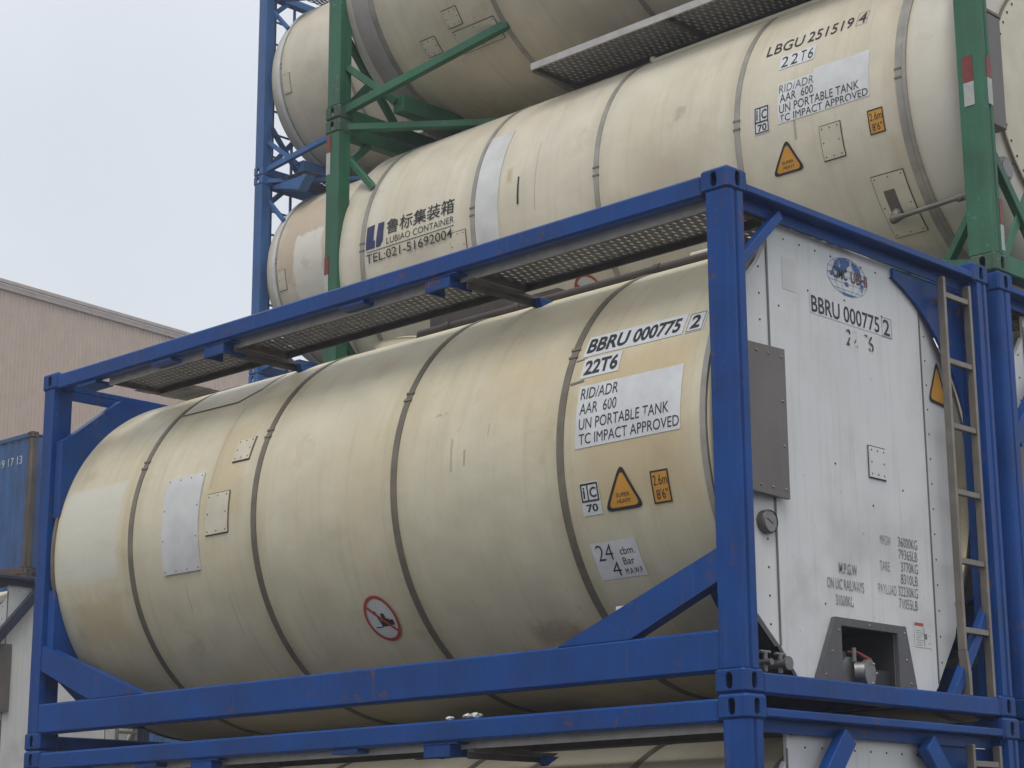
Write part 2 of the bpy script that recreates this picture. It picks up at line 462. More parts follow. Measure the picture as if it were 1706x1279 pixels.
class Flat:
    def __init__(s): s.v = []; s.f = []
    def add(s, vs, fs):
        b = len(s.v); s.v += vs; s.f += [tuple(b+i for i in f) for f in fs]; return s
    def rect(s, x0, x1, y0, y1): return s.add([(x0, y0), (x1, y0), (x1, y1), (x0, y1)], [(0, 1, 2, 3)])
    def poly(s, p): return s.add(list(p), [tuple(range(len(p)))])
    def ring(s, a, b):
        n = len(a); return s.add(list(a)+list(b), [(i, (i+1) % n, n+(i+1) % n, n+i) for i in range(n)])
    def frame(s, x0, x1, y0, y1, t):
        return s.ring([(x0, y0), (x1, y0), (x1, y1), (x0, y1)], [(x0+t, y0+t), (x1-t, y0+t), (x1-t, y1-t), (x0+t, y1-t)])
    def text(s, t, x0, x1, y0, y1, bold=0.02):
        vs, fs = text_geo(t, bold)
        return s.add([(x0+u*(x1-x0), y0+w*(y1-y0)) for u, w in vs], fs)
    def line(s, pts, w):
        for (a, b) in zip(pts[:-1], pts[1:]):
            d = Vector((b[0]-a[0], b[1]-a[1])); d.normalize(); n = Vector((-d.y, d.x))*w/2
            s.add([(a[0]-n.x, a[1]-n.y), (b[0]-n.x, b[1]-n.y), (b[0]+n.x, b[1]+n.y), (a[0]+n.x, a[1]+n.y)], [(0, 1, 2, 3)])
        return s
    def mesh(s, name, mp, off, step=0.03, thick=0.0):
        bm = bmesh.new(); V = [bm.verts.new((x, y, 0)) for x, y in s.v]
        for f in s.f:
            try: bm.faces.new([V[i] for i in f])
            except ValueError: pass
        if step:
            ys = [v[1] for v in s.v]; y = math.floor(min(ys)/step)*step+step
            while y < max(ys):
                bmesh.ops.bisect_plane(bm, geom=bm.verts[:]+bm.edges[:]+bm.faces[:], plane_co=(0, y, 0), plane_no=(0, 1, 0), dist=1e-6)
                y += step
        if thick:
            r = bmesh.ops.extrude_face_region(bm, geom=bm.faces[:])
            for e in r['geom']:
                if isinstance(e, bmesh.types.BMVert): e.co.z = -thick
        for v in bm.verts: v.co = mp(v.co.x, v.co.y, off+v.co.z)
        me = bpy.data.meshes.new(name); bm.to_mesh(me); bm.free(); return me

def on_shell(R, yc, zc):
    return lambda x, s, o: Vector((x, yc-(R+o)*math.cos(s/R), zc+(R+o)*math.sin(s/R)))
def on_end(X):
    return lambda y, z, o: Vector((X+o, y, z))
def circ(cx, cy, rx, ry, n=40, a0=0, a1=2*PI):
    return [(cx+rx*math.cos(a0+(a1-a0)*i/n), cy+ry*math.sin(a0+(a1-a0)*i/n)) for i in range(n)]
def rounded_tri(pts, r, n=6):
    out = []
    c = Vector((sum(p[0] for p in pts)/3, sum(p[1] for p in pts)/3))
    for i in range(3):
        a = Vector(pts[i-1]); b = Vector(pts[i]); d = Vector(pts[(i+1) % 3])
        e1 = (a-b).normalized(); e2 = (d-b).normalized()
        q1 = b+e1*r; q2 = b+e2*r
        for k in range(n+1):
            t = k/n; out.append(tuple(q1*(1-t)**2+b*2*t*(1-t)+q2*t*t))
    return out
def decal(name, fl, mat, parent, mp, off, step=0.03, label=None, thick=0.0):
    return part(name, lambda: fl.mesh(name, mp, off, step, thick), mat, parent, label=label)

def hazard_signs(sh, mp, ic, tri, hgt, dim=False):
    """IC 70 box, amber triangle and amber height sticker; each (x0, s0, w, h)"""
    x, y, w, h = ic
    f = Flat().rect(x-0.006, x+w+0.006, y-0.006, y+h+0.006); o = decal('code_sticker', f, M['sticker'], sh, mp, 0.003)
    m = 0.40*h if dim else 0.40*h
    f = Flat().frame(x, x+w, y+m, y+h, 0.009).rect(x+0.36*w, x+0.36*w+0.008, y+m, y+h)
    f.text('i', x+0.13*w, x+0.23*w, y+m+0.02, y+h-0.02).text('C', x+0.50*w, x+0.88*w, y+m+0.02, y+h-0.022)
    f.text('70', x+0.2*w, x+0.85*w, y+0.012, y+m-0.012)
    if not dim: f.frame(x, x+w, y, y+m+0.006, 0.008)
    decal('code_lettering', f, M['ink'], sh, mp, 0.0045)
    P = tri
    o = rounded_tri(P, 0.05); c = (sum(p[0] for p in P)/3, sum(p[1] for p in P)/3)
    i1 = [(c[0]+(a-c[0])*0.80, c[1]+(b-c[1])*0.80) for a, b in o]
    decal('warning_triangle', Flat().poly(o), M['orange'], sh, mp, 0.003)
    f = Flat().ring(o, i1)
    decal('triangle_border', f, M['ink'], sh, mp, 0.0045)
    f = Flat().text('SUPER', c[0]-0.045, c[0]+0.045, c[1]-0.012, c[1]+0.008, 0.0).text('HEAVY', c[0]-0.045, c[0]+0.045, c[1]-0.045, c[1]-0.024, 0.0)
    decal('triangle_lettering', f, M['ink_worn'], sh, mp, 0.0045)
    x, y, w, h = hgt
    decal('height_sticker', Flat().rect(x, x+w, y, y+h), M['orange'], sh, mp, 0.003)
    f = Flat().frame(x, x+w, y, y+h, 0.008).text('2.6m', x+0.12*w, x+0.9*w, y+0.55*h, y+0.86*h, 0.0).text("8'6\"", x+0.2*w, x+0.85*w, y+0.13*h, y+0.43*h, 0.0)
    decal('height_lettering', f, M['ink'], sh, mp, 0.0045)

def no_truck_sign(sh, mp, cx, cy, rx, ry):
    decal('no_forklift_sticker', Flat().poly(circ(cx, cy, rx*0.97, ry*0.97)), M['sticker_dim'], sh, mp, 0.003)
    f = Flat().ring(circ(cx, cy, rx, ry), circ(cx, cy, rx*0.86, ry*0.86))
    a = math.radians(140)
    f.line([(cx+rx*0.9*math.cos(a), cy+ry*0.9*math.sin(a)), (cx-rx*0.9*math.cos(a), cy-ry*0.9*math.sin(a))], 0.018)
    decal('no_forklift_ring', f, M['red'], sh, mp, 0.006)
    f = Flat().rect(cx-0.01, cx+0.055, cy-0.05, cy+0.0).poly([(cx-0.02, cy-0.05), (cx-0.005, cy-0.05), (cx-0.03, cy+0.055), (cx-0.04, cy+0.055)])
    f.poly([(cx, cy), (cx+0.035, cy), (cx+0.03, cy+0.035), (cx+0.005, cy+0.035)]).rect(cx-0.08, cx-0.02, cy-0.055, cy-0.048).rect(cx+0.05, cx+0.085, cy-0.045, cy-0.01)
    decal('no_forklift_print', f, M['ink'], sh, mp, 0.0045)

def screwed_plate(sh, mp, x0, x1, s0, s1, mat, outline=True, name='access_plate', n=3):
    pl = decal(name, Flat().rect(x0, x1, s0, s1), mat, sh, mp, 0.010, thick=0.008)
    if outline:
        decal('plate_seal', Flat().frame(x0-0.007, x1+0.007, s0-0.007, s1+0.007, 0.012), M['grate'], sh, mp, 0.004)
    b = MB()
    for i in range(n):
        for j in range(n):
            if 0 < i < n-1 and 0 < j < n-1: continue
            x = x0+0.018+(x1-x0-0.036)*i/(n-1); s_ = s0+0.018+(s1-s0-0.036)*j/(n-1)
            p = mp(x, s_, 0.0095); q = mp(x, s_, 0.02)
            b.dome(p, q-p, 0.006, 0.003)
    part('plate_screws', b, M['grate'], sh, stuff=True)
    return pl

# ------------------------------------------------------------------ shared frame pieces
LEN, WID, HGT = 6.058, 2.438, 2.591
def castings(root, mat, key):
    for ix in (0, 1):
        for iy in (0, 1):
            for iz in (0, 1):
                def b(ix=ix, iy=iy, iz=iz):
                    x0 = -LEN if ix else -0.178; y0 = WID-0.162 if iy else 0.0; z0 = HGT-0.118 if iz else 0.0
                    return MB().box(x0, x0+0.178, y0, y0+0.162, z0, z0+0.118, 0.013,
                                    holes={'-x' if ix else '+x', '+y' if iy else '-y', '+z' if iz else '-z'}, hole=(0.021, 0.040))
                part('corner_casting', b, mat, root, ('cast', ix, iy, iz), 25)
def posts(root, mat, w=0.138, d=0.155, key='A'):
    for ix in (0, 1):
        for iy in (0, 1):
            def b(ix=ix, iy=iy):
                m = MB()
                sx = -1 if ix else 1; sy = 1 if iy else -1
                X = -LEN+0.006 if ix else -0.006; Y = WID-0.006 if iy else 0.006
                # open section: outer corner rounded, shallow groove along the end face
                pr = [(0, 0.028), (0.006, 0.010), (0.024, 0.0), (w, 0.0), (w, 0.05), (w-0.012, 0.055), (w-0.012, d), (0.03, d), (0.03, d-0.03), (0.0, d-0.034), (0, 0.075), (0.010, 0.070), (0.010, 0.052), (0, 0.047)]
                poly = [(X-sx*u, Y-sy*v) for u, v in pr]
                return m.prism(poly, 2, 0.1185, HGT-0.1185)
            part('corner_post', b, mat, root, ('post', key, ix, iy), 30)

def grating(nx, ny, x0, x1, y0, y1, z, t=0.005):
    """punched walkway plate: real slots between the bars"""
    m = MB()
    def bx(a, b, c, d): m.add([(a, c, z), (b, c, z), (b, d, z), (a, d, z), (a, c, z+t), (b, c, z+t), (b, d, z+t), (a, d, z+t)],
                              [(3, 2, 1, 0), (4, 5, 6, 7), (0, 1, 5, 4), (1, 2, 6, 5), (2, 3, 7, 6), (3, 0, 4, 7)])
    px = (x1-x0)/nx; py = (y1-y0)/ny
    for j in range(ny+1):
        yy = y0+py*j; w = 0.008 if 0 < j < ny else 0.016
        bx(x0, x1, yy-w, yy+w)
    for j in range(ny):
        off = 0.5 if j % 2 else 0.0
        a = y0+py*j+0.0085; b = y0+py*(j+1)-0.0085
        for i in range(nx+1):
            xx = x0+px*(i+off)
            if xx > x1: continue
            bx(max(x0, xx-0.30*px), min(x1, xx+0.30*px), a, b)
    return m

# ------------------------------------------------------------------ type A: full-rail tank with flat white end
RA, YA, ZA = 1.205, 1.219, 1.314
BANDS_A = (-4.945, -3.68, -2.43, -1.155)
XE = -0.13                                            # plane of the white end sheet
def crescent(ycut, zcut, sy, sz, x0, x1, r=1.203):
    """curved corner plate between the post, the rail and the tank end"""
    yc, zc = YA, ZA
    a = [(ycut, 0.07), (0.50, zcut)]
    pts = []
    yv = 0.10; zt = 1.20
    # arc in the quadrant (front, up): angles measured from -y towards +z
    arc = []
    for i in range(15):
        t = math.radians(13+57*i/14)
        arc.append((-r*math.cos(t), r*math.sin(t)))
    poly = [(-1.185, arc[0][1]-0.02)] + [(-1.185, 0.78), (-1.12, 0.82), (-0.72, 1.14)] + [(arc[-1][0], 1.14)] + arc[::-1]
    P = [(yc+(-u if sy > 0 else u), zc+(w if sz > 0 else -w)) for u, w in poly]
    return MB().prism(P, 0, x0, x1)

def rear_gusset():
    arc = [(YA+1.12*math.cos(math.radians(t)), ZA+1.12*math.sin(math.radians(t))) for t in range(20, 71, 5)]
    return MB().prism([(2.275, arc[0][1]-0.02)]+arc+[(arc[-1][0], 2.424), (2.275, 2.424)], 0, -0.124, -0.106)

def oct_panel():
    """white end sheet outlines: middle sheet (with the notch for the outlet) and the two side strips"""
    mid = [(0.472, 0.255), (0.613, 0.106), (0.948, 0.106), (0.948, 0.404), (1.456, 0.404), (1.456, 0.106), (1.825, 0.106), (1.868, 0.150),
           (1.868, 2.325), (1.80, 2.37), (1.70, 2.42), (1.66, 2.44), (0.472, 2.44)]
    left = [(0.468, 0.258), (0.468, 2.30), (0.42, 2.22), (0.20, 1.94), (0.18, 0.72), (0.30, 0.437)]
    right = [(1.872, 0.155), (1.872, 2.322), (1.97, 2.23), (2.06, 2.13), (2.15, 2.0), (2.22, 1.87), (2.26, 1.74), (2.26, 0.72), (2.135, 0.437)]
    return mid, left, right

def tank_a(name, loc, label, frame='blue', shell=None, detail=2, braces=False, dz=0.0):
    F = M[frame]; FC = M['blue_cast'] if frame == 'blue' else F
    root = thing(name, loc, label, 'tank container', 'tank containers stacked in the yard')
    castings(root, FC, 'A'); posts(root, F)
    for iy in (0, 1):
        y0, y1 = (0.006, 0.086) if not iy else (WID-0.086, WID-0.006)
        part('top_side_rail', lambda: MB().box(-5.879, -0.179, y0, y1, 2.462, 2.574, 0.012), F, root, ('A_tsr', iy), 30)
        part('bottom_side_rail', lambda: MB().box(-5.917, -0.145, y0-0.002, y1+0.012, 0.104, 0.302, 0.012), F, root, ('A_bsr', iy), 30)
        for ix, pl in enumerate(([(-0.1445, .690), (-1.185, .3025), (-0.70, .3025), (-0.1445, .532)], [(-5.9135, .694), (-4.755, .3025), (-5.34, .3025), (-5.9135, .526)])):
            def b(pl=pl, y0=y0, y1=y1, iy=iy):
                m = MB(); (a, b_, c, d) = pl
                yo, yi = (y0+0.004, y1) if not iy else (y1-0.004, y0)
                yw = yo+(0.008 if not iy else -0.008)
                m.prism(pl, 1, yo, yw)                                     # web
                e = 0.011 if not iy else 0.011
                m.prism([a, b_, (b_[0]+(0.03 if b_[0] < a[0] else -0.03), b_[1]), (a[0], a[1]-0.012)], 1, yw+(1e-3 if not iy else -1e-3), yi)   # top flange
                m.prism([d, c, (c[0]+(-0.03 if c[0] < d[0] else 0.03), c[1]), (d[0], d[1]+0.012)], 1, yw+(1e-3 if not iy else -1e-3), yi)
                return m
            part('corner_brace', b, F, root, ('A_brace', ix, iy))
    for ix in (0, 1):
        x0, x1 = (-0.095, -0.008) if not ix else (-LEN+0.008, -LEN+0.095)
        xi = -0.098 if not ix else -LEN+0.086
        part('end_top_rail', lambda: MB().box(x0, x1, 0.163, WID-0.163, 2.488, 2.53, 0.006).box(xi, xi+0.012, 0.163, WID-0.163, 2.425, 2.4875, 0.002), F, root, ('A_etr', ix), 30)
        part('end_bottom_rail', lambda: MB().box(x0, x1, 0.163, WID-0.163, 0.004, 0.102, 0.008), F, root, ('A_ebr', ix), 30)
    for sy in (0, 1):
        for sz in (0, 1):
            part('end_gusset', lambda: crescent(0, 0, sy, sz, -5.90, -5.82), F, root, ('A_gus', sy, sz), 30)
    # right end: bar at the front top, curved plates at the rear, bar at the rear bottom
    part('end_gusset', lambda: rear_gusset(), F, root, ('A_gusR', 1), 30)
    if not braces:
        part('end_brace', lambda: MB().beam((-0.06, 0.485, 2.45), (-0.06, 0.15, 2.13), 0.05, 0.05), F, root, 'A_eb1', 30)
        part('end_brace', lambda: MB().beam((-0.06, 1.88, 0.08), (-0.06, 2.29, 0.60), 0.05, 0.06), F, root, 'A_eb2', 30)
        part('end_brace', lambda: MB().beam((-0.33, 0.62, 0.06), (-0.33, 0.16, 0.62), 0.05, 0.06), F, root, 'A_eb3', 30)
    else:
        part('end_brace', lambda: MB().beam((-0.05, 0.86, 2.43), (-0.05, 0.14, 1.60), 0.06, 0.11), F, root, 'A_ab1', 30)
        part('end_brace', lambda: MB().beam((-0.05, 1.57, 2.43), (-0.05, 2.30, 1.60), 0.06, 0.11), F, root, 'A_ab2', 30)
    # tank shell
    prof = [(-5.96, 0.02), (-5.955, 0.7), (-5.93, 1.0), (-5.89, 1.13), (-5.86, 1.18), (-5.83, 1.20), (-5.80, RA)]
    prof += [(-5.6+0.45*i, RA) for i in range(12)] + [(-0.26, RA), (-0.22, RA), (-0.195, RA-0.006), (-0.18, RA-0.02), (-0.176, RA-0.05), (-0.20, RA-0.06), (-0.70, RA-0.07), (-0.71, 0.02)]
    sh = part('tank_shell', lambda: MB().revolve(prof, YA, ZA, 160), shell, root, 'A_shell', 40)
    for b_ in BANDS_A:
        part('strap', lambda: MB().ring(b_-0.0235, b_+0.0235, RA-0.01, RA+0.006, YA, ZA), M['strap'], sh, ('A_strap', b_), 30)
    if detail >= 2:
        mb_ = on_shell(RA, YA, ZA)
        for i, b_ in enumerate(BANDS_A):
            part('strap_buckle', lambda: Flat().rect(b_-0.030, b_+0.030, 0.47+0.02*i, 0.485+0.02*i).rect(b_-0.030, b_+0.030, 0.52+0.02*i, 0.535+0.02*i).mesh('strap_buckle', mb_, 0.011, 0.03, 0.01), M['strap'], sh, ('A_buck', i), stuff=True)
    part('strap', lambda: MB().ring(-5.865, -5.835, 1.17, RA+0.003, YA, ZA), M['strap'], sh, 'A_strapL', 30)
    part('strap', lambda: MB().ring(-0.225, -0.19, RA-0.03, RA+0.006, YA, ZA), M['strap_light'], sh, 'A_strapR', 30)
    # end sheet
    mid, left, right = oct_panel()
    ep = part('end_panel', lambda: MB().prism(mid, 0, XE-0.02, XE), M['white'], root, 'A_end')
    def strips(pl, edge):
        m = MB(); n = len(pl)
        def X(y): return XE-0.003-0.16*abs(y-edge)
        m.add([(X(y), y, z) for y, z in pl]+[(X(y)-0.03, y, z) for y, z in pl],
              [tuple(range(n)), tuple(range(2*n-1, n-1, -1))]+[(i, (i+1) % n, n+(i+1) % n, n+i) for i in range(n)])
        return m
    s1 = part('side_strip', lambda: strips(left, 0.468), M['strip'], root, 'A_stL')
    s2 = part('side_strip', lambda: strips(right, 1.872), M['strip'], root, 'A_stR')
    def backing():
        P = [(0.64, 0.112), (0.94, 0.112), (0.94, 0.41), (1.464, 0.41), (1.464, 0.112), (1.80, 0.112), (2.12, 0.44), (2.24, 0.74), (2.21, 1.94), (1.90, 2.28), (1.70, 2.40), (0.74, 2.40), (0.54, 2.28), (0.23, 1.94), (0.20, 0.74), (0.34, 0.44)]
        return MB().prism(P, 0, -0.34, -0.21)
    part('end_shade_backing', backing, M['dark'], root, 'A_back')  # backing coloured dark to paint in the shaded gap beside the panel
    if detail >= 1:
        def seams(): return MB().box(XE+0.0005, XE+0.004, 0.464, 0.477, 0.26, 2.36, 0.001).box(XE+0.0005, XE+0.004, 1.863, 1.876, 0.16, 2.43, 0.001)
        part('panel_seam', seams, M['cover'], ep, 'A_seam', stuff=True)
        def rivs():
            m = MB()
            for i in range(14):
                z = 0.36+0.14*i
                m.dome((XE-0.003-0.16*0.055, 0.413, z), (1, -0.16, 0), 0.0065, 0.004)
                m.dome((XE-0.003-0.16*0.055, 1.93, z-0.08), (1, 0.16, 0), 0.0065, 0.004)
            for i in range(9): m.dome((XE, 0.62+0.14*i, 2.37), (1, 0, 0), 0.0065, 0.004)
            for y, z in ((1.0, 1.24), (1.62, 1.18), (1.33, 1.06), (0.82, 2.135), (1.15, 2.15), (1.50, 2.13), (0.86, 0.50), (1.56, 0.44), (0.56, 2.0), (0.56, 1.55)): m.dome((XE, y, z), (1, 0, 0), 0.0065, 0.004)
            return m
        part('panel_rivets', rivs, M['grate'], ep, 'A_riv', stuff=True)
        # outlet cabinet
        def cab():
            m = MB(); X0, X1 = XE+0.001, XE+0.028
            m.prism([(0.727, 0.107), (0.904, 0.436), (0.960, 0.396), (0.948, 0.394), (0.948, 0.107)], 0, X0, X1)
            m.prism([(0.904, 0.4365), (1.537, 0.4365), (1.44, 0.396), (0.9605, 0.396)], 0, X0, X1)
            m.prism([(1.537, 0.436), (1.62, 0.107), (1.456, 0.107), (1.456, 0.394), (1.4405, 0.396)], 0, X0, X1)
            return m
        cb = part('outlet_cabinet', cab, M['cabinet'], root, 'A_cab')
        def rec():
            m = MB(); x0, x1 = -0.62, XE+0.0008
            m.add([(x0, .95, .08), (x0, 1.454, .08), (x0, 1.454, .402), (x0, .95, .402)], [(0, 1, 2, 3)])
            m.add([(x0, .95, .402), (x1, .95, .402), (x1, 1.454, .402), (x0, 1.454, .402)], [(0, 1, 2, 3)])
            m.add([(x0, .95, .08), (x1, .95, .08), (x1, .95, .402), (x0, .95, .402)], [(0, 1, 2, 3)])
            m.add([(x0, 1.454, .08), (x1, 1.454, .08), (x1, 1.454, .402), (x0, 1.454, .402)], [(0, 1, 2, 3)])
            m.add([(x0, .95, .20), (-0.2, .95, .20), (-0.2, 1.454, .20), (x0, 1.454, .20)], [(0, 1, 2, 3)])
            m.box(-0.169, -0.165, .949, 1.455, .08, .202, 0.001)
            m.add([(-0.2, .95, .201), (-0.165, .95, .201), (-0.165, 1.454, .201), (-0.2, 1.454, .201)], [(0, 1, 2, 3)])
            return m
        part('recess_lining', rec, M['dark'], cb, 'A_rec')
        def valve():
            m = MB(); y, z = 1.085, 0.170
            m.tube([(-0.40, y, 0.30), (-0.20, y, 0.25)], 0.035, 12)
            m.tube([(-0.164, y-0.10, z), (-0.14, y-0.10, z)], 0.075, 18).tube([(-0.135, y-0.06, z), (-0.115, y-0.06, z)], 0.075, 18).tube([(-0.11, y-0.03, z), (-0.07, y, z)], 0.05, 16)
            m.tube([(-0.08, y+0.03, z-0.005), (-0.055, y+0.035, z-0.005)], 0.07, 20).tube([(-0.10, y-0.04, z+0.05), (-0.10, y-0.04, z+0.12)], 0.012, 8)
            for t in range(6): m.dome((-0.055, y+0.035+0.055*math.cos(t), z-0.005+0.055*math.sin(t)), (1, 0, 0), 0.008, 0.007)
            return m
        part('outlet_valve', valve, M['chrome'], cb, 'A_valve', 30)
        part('valve_handle', lambda: MB().tube([(-0.16, 1.07, 0.275), (-0.14, 1.13, 0.275), (-0.10, 1.185, 0.235), (-0.09, 1.19, 0.20)], [0.008, 0.009, 0.014, 0.014], 8), M['redtape'], cb, 'A_vh', 40)
        part('document', lambda: MB().box(-0.004, 0.0, -0.045, 0.045, -0.05, 0.05, 0.001, Matrix.Translation((-0.42, 1.02, 0.33)) @ Matrix.Rotation(0.45, 4, 'X') @ Matrix.Rotation(-0.5, 4, 'Y')), M['paper'], cb, 'A_doc1')
        part('document', lambda: MB().box(-0.004, 0.0, -0.05, 0.05, -0.06, 0.06, 0.001, Matrix.Translation((-0.38, 1.12, 0.315)) @ Matrix.Rotation(0.35, 4, 'X') @ Matrix.Rotation(-0.6, 4, 'Y')), M['paper'], cb, 'A_doc2')
        part('valve_bracket', lambda: MB().box(-0.45, -0.2, 0.955, 1.12, 0.262, 0.268, 0.001), M['cabinet'], cb, 'A_vb')
        # side cover and gauge
        part('side_cover', lambda: MB().prism([(0.20, 0.995), (0.535, 0.985), (0.535, 1.755), (0.20, 1.745)], 0, -0.105, -0.085), M['cover'], root, 'A_cover')
        def cbolts():
            m = MB()
            for z in (1.03, 1.25, 1.48, 1.71): m.dome((-0.085, 0.505, z), (1, 0, 0), 0.008, 0.006)
            for y in (0.30, 0.40): m.dome((-0.085, y, 1.71), (1, 0, 0), 0.008, 0.006).dome((-0.085, y, 1.03), (1, 0, 0), 0.008, 0.006)
            for y, z in ((0.80, 0.14), (0.86, 0.26), (0.93, 0.37), (1.2, 0.415), (1.52, 0.40), (1.53, 0.26), (1.56, 0.14)): m.dome((XE+0.028, y, z), (1, 0, 0), 0.007, 0.006)
            return m
        part('cover_bolts', cbolts, M['steel'], cb, 'A_cbolt', stuff=True)
        def gz(): 
            m = MB(); m.tube([(-0.19, 0.40, 0.862), (-0.115, 0.40, 0.862)], 0.060, 24)
            m.tube([(-0.115, 0.40, 0.862), (-0.105, 0.40, 0.862)], [0.060, 0.054], 24, False); return m
        gg = part('gauge', gz, M['cover'], root, 'A_gauge', 30)
        part('gauge_face', lambda: MB().tube([(-0.1145, 0.40, 0.862), (-0.110, 0.40, 0.862)], 0.052, 24), M['glass'], gg, 'A_gf')
        part('gauge_needle', lambda: Flat().line([(0.37, 0.875), (0.42, 0.852)], 0.006).mesh('gauge_needle', on_end(-0.1085), 0, 0), M['ink'], gg, 'A_gn')
        part('steam_valve', lambda: MB().tube([(-0.28, 0.30, 0.165), (-0.06, 0.30, 0.165)], 0.016, 10).tube([(-0.10, 0.30, 0.12), (-0.10, 0.30, 0.215)], 0.013, 10).tube([(-0.10, 0.26, 0.215), (-0.10, 0.34, 0.215)], 0.008, 8), M['chrome'], root, 'A_sv1', 40)
        part('steam_valve', lambda: MB().tube([(-0.28, 0.42, 0.165), (-0.06, 0.42, 0.165)], 0.022, 10).tube([(-0.06, 0.42, 0.165), (-0.045, 0.42, 0.165)], 0.034, 12).tube([(-0.10, 0.42, 0.12), (-0.10, 0.42, 0.21)], 0.013, 10).tube([(-0.10, 0.38, 0.212), (-0.10, 0.46, 0.212)], 0.008, 8), M['chrome'], root, 'A_sv2', 40)
        # ladder
        ld = part('ladder', lambda: MB().box(-0.060, -0.012, 1.965, 1.987, 0.34, 2.436, 0.004).prism([(1.965, 0.34), (1.987, 0.34), (2.013, 0.22), (2.013, 0.103), (1.985, 0.103), (1.985, 0.2)], 0, -0.060, -0.012), M['steel'], root, 'A_lad', label=None)
        part('ladder_rail', lambda: MB().box(-0.060, -0.012, 2.232, 2.254, 0.103, 2.436, 0.004), M['steel'], ld, 'A_lr2')
        for i, z in enumerate((2.34, 1.957, 1.588, 1.216, 0.834, 0.456)):
            part('rung', lambda: MB().box(-0.052, -0.020, 1.9875, 2.2315, z-0.02, z+0.012, 0.003), M['steel'], ld, ('A_rung', i))
        # top walkways
        wk = part('walkway', lambda: MB().box(-5.40, -0.122, 0.104, 0.120, 2.425, 2.478, 0.002).box(-5.40, -0.122, 0.1201, 0.150, 2.474, 2.478, 0.001), M['alu'], root, 'A_wk')
        part('walkway_edge', lambda: MB().box(-5.40, -0.122, 0.500, 0.515, 2.425, 2.486, 0.002), M['grate'], wk, 'A_wke')
        for i, (a, b_) in enumerate(((-5.36, -4.09), (-3.97, -1.96), (-1.84, -0.155))):
            part('walkway_grating', lambda: grating(int((b_-a)/0.048), 6, a, b_, 0.165, 0.485, 2.462), M['plank'], wk, ('A_gr', i))
            part('walkway_end_bar', lambda: MB().box(a-0.03, a-0.001, 0.121, 0.499, 2.43, 2.47, 0.002), M['grate'], wk, ('A_grf', i))
            part('walkway_end_bar', lambda: MB().box(b_+0.001, b_+0.03, 0.121, 0.499, 2.43, 2.47, 0.002), M['grate'], wk, ('A_grg', i))
        for i, xx in enumerate((-4.03, -1.90)):
            part('walkway_bearer', lambda: MB().box(xx-0.025, xx+0.025, 0.09, 0.90, 2.405, 2.424, 0.002).box(xx-0.025, xx-0.02, 0.09, 0.90, 2.372, 2.4045, 0.001), M['plank'], wk, ('A_wb', i))
            part('bearer_foot', lambda: MB().prism([(0.58, 2.40), (0.90, 2.40), (0.90, 2.45-0.02), (0.80, 2.36), (0.62, 2.30)], 0, xx+0.027, xx+0.075), F, root, ('A_bf', i))
        for i, (xx, big) in enumerate(((-4.70, 0), (-4.10, 1), (-2.83, 0), (-2.05, 1), (-5.55, 0))):
            def b(xx=xx, big=big):
                if big: return MB().box(xx-0.14, xx+0.12, 0.02, 0.15, 2.449, 2.461, 0.002).box(xx-0.14, xx-0.128, 0.02, 0.17, 2.385, 2.4485, 0.002).box(xx+0.05, xx+0.062, 0.02, 0.20, 2.385, 2.4485, 0.002).box(xx-0.128, xx+0.05, 0.022, 0.034, 2.385, 2.4485, 0.002)
                return MB().box(xx-0.11, xx+0.11, 0.02, 0.17, 2.436, 2.461, 0.003)
            part('walkway_bracket', b, F, root, ('A_wkb', i))
        part('cross_walkway', lambda: grating(9, 12, -5.72, -5.30, 0.55, 1.9, 2.515), M['plank'], root, 'A_cw1')
        part('cross_walkway', lambda: grating(8, 12, -0.53, -0.118, 0.535, 1.20, 2.472), M['plank'], root, 'A_cw2')
        part('cross_walkway_edge', lambda: MB().box(-0.112, -0.102, 0.17, 1.2, 2.44, 2.50, 0.002), M['alu'], root, 'A_cwe')
    if detail >= 2:
        part('centre_walkway', lambda: grating(14, 4, -2.95, -2.25, 0.84, 1.10, 2.525), M['plank'], root, 'A_ctr')
        part('centre_walkway_side', lambda: MB().box(-2.97, -2.23, 0.80, 0.815, 2.47, 2.545, 0.002).box(-2.225, -2.21, 0.80, 1.5, 2.49, 2.56, 0.002).box(-2.2, -1.94, 0.86, 1.45, 2.49, 2.545, 0.004), M['grate'], root, 'A_ctrs')
        def pipe():
            m = MB(); m.tube([(-3.10, 0.84, 2.452), (-3.06, 0.80, 2.462), (-0.22, 0.80, 2.462)], 0.026, 10)
            for xx in (-2.8, -2.2, -1.12, -0.6): m.tube([(xx-0.02, 0.80, 2.462), (xx+0.02, 0.80, 2.462)], 0.033, 10)
            return m
        part('drain_pipe', pipe, M['grate'], root, 'A_pipe', 40)
        part('spill_box', lambda: MB().box(-1.75, -0.25, 0.86, 1.60, 2.40, 2.500, 0.01).box(-0.98, -0.25, 0.90, 1.56, 2.5005, 2.55, 0.01), M['cplate'], root, 'A_spill', 30)
        part('hatch_cover', lambda: MB().tube([(-3.55, YA, 2.46), (-3.55, YA, 2.55)], 0.26, 28).tube([(-3.55, YA, 2.5505), (-3.55, YA, 2.575)], [0.27, 0.2], 28), M['cplate'], root, 'A_hatch', 30)
    return root, sh, ep

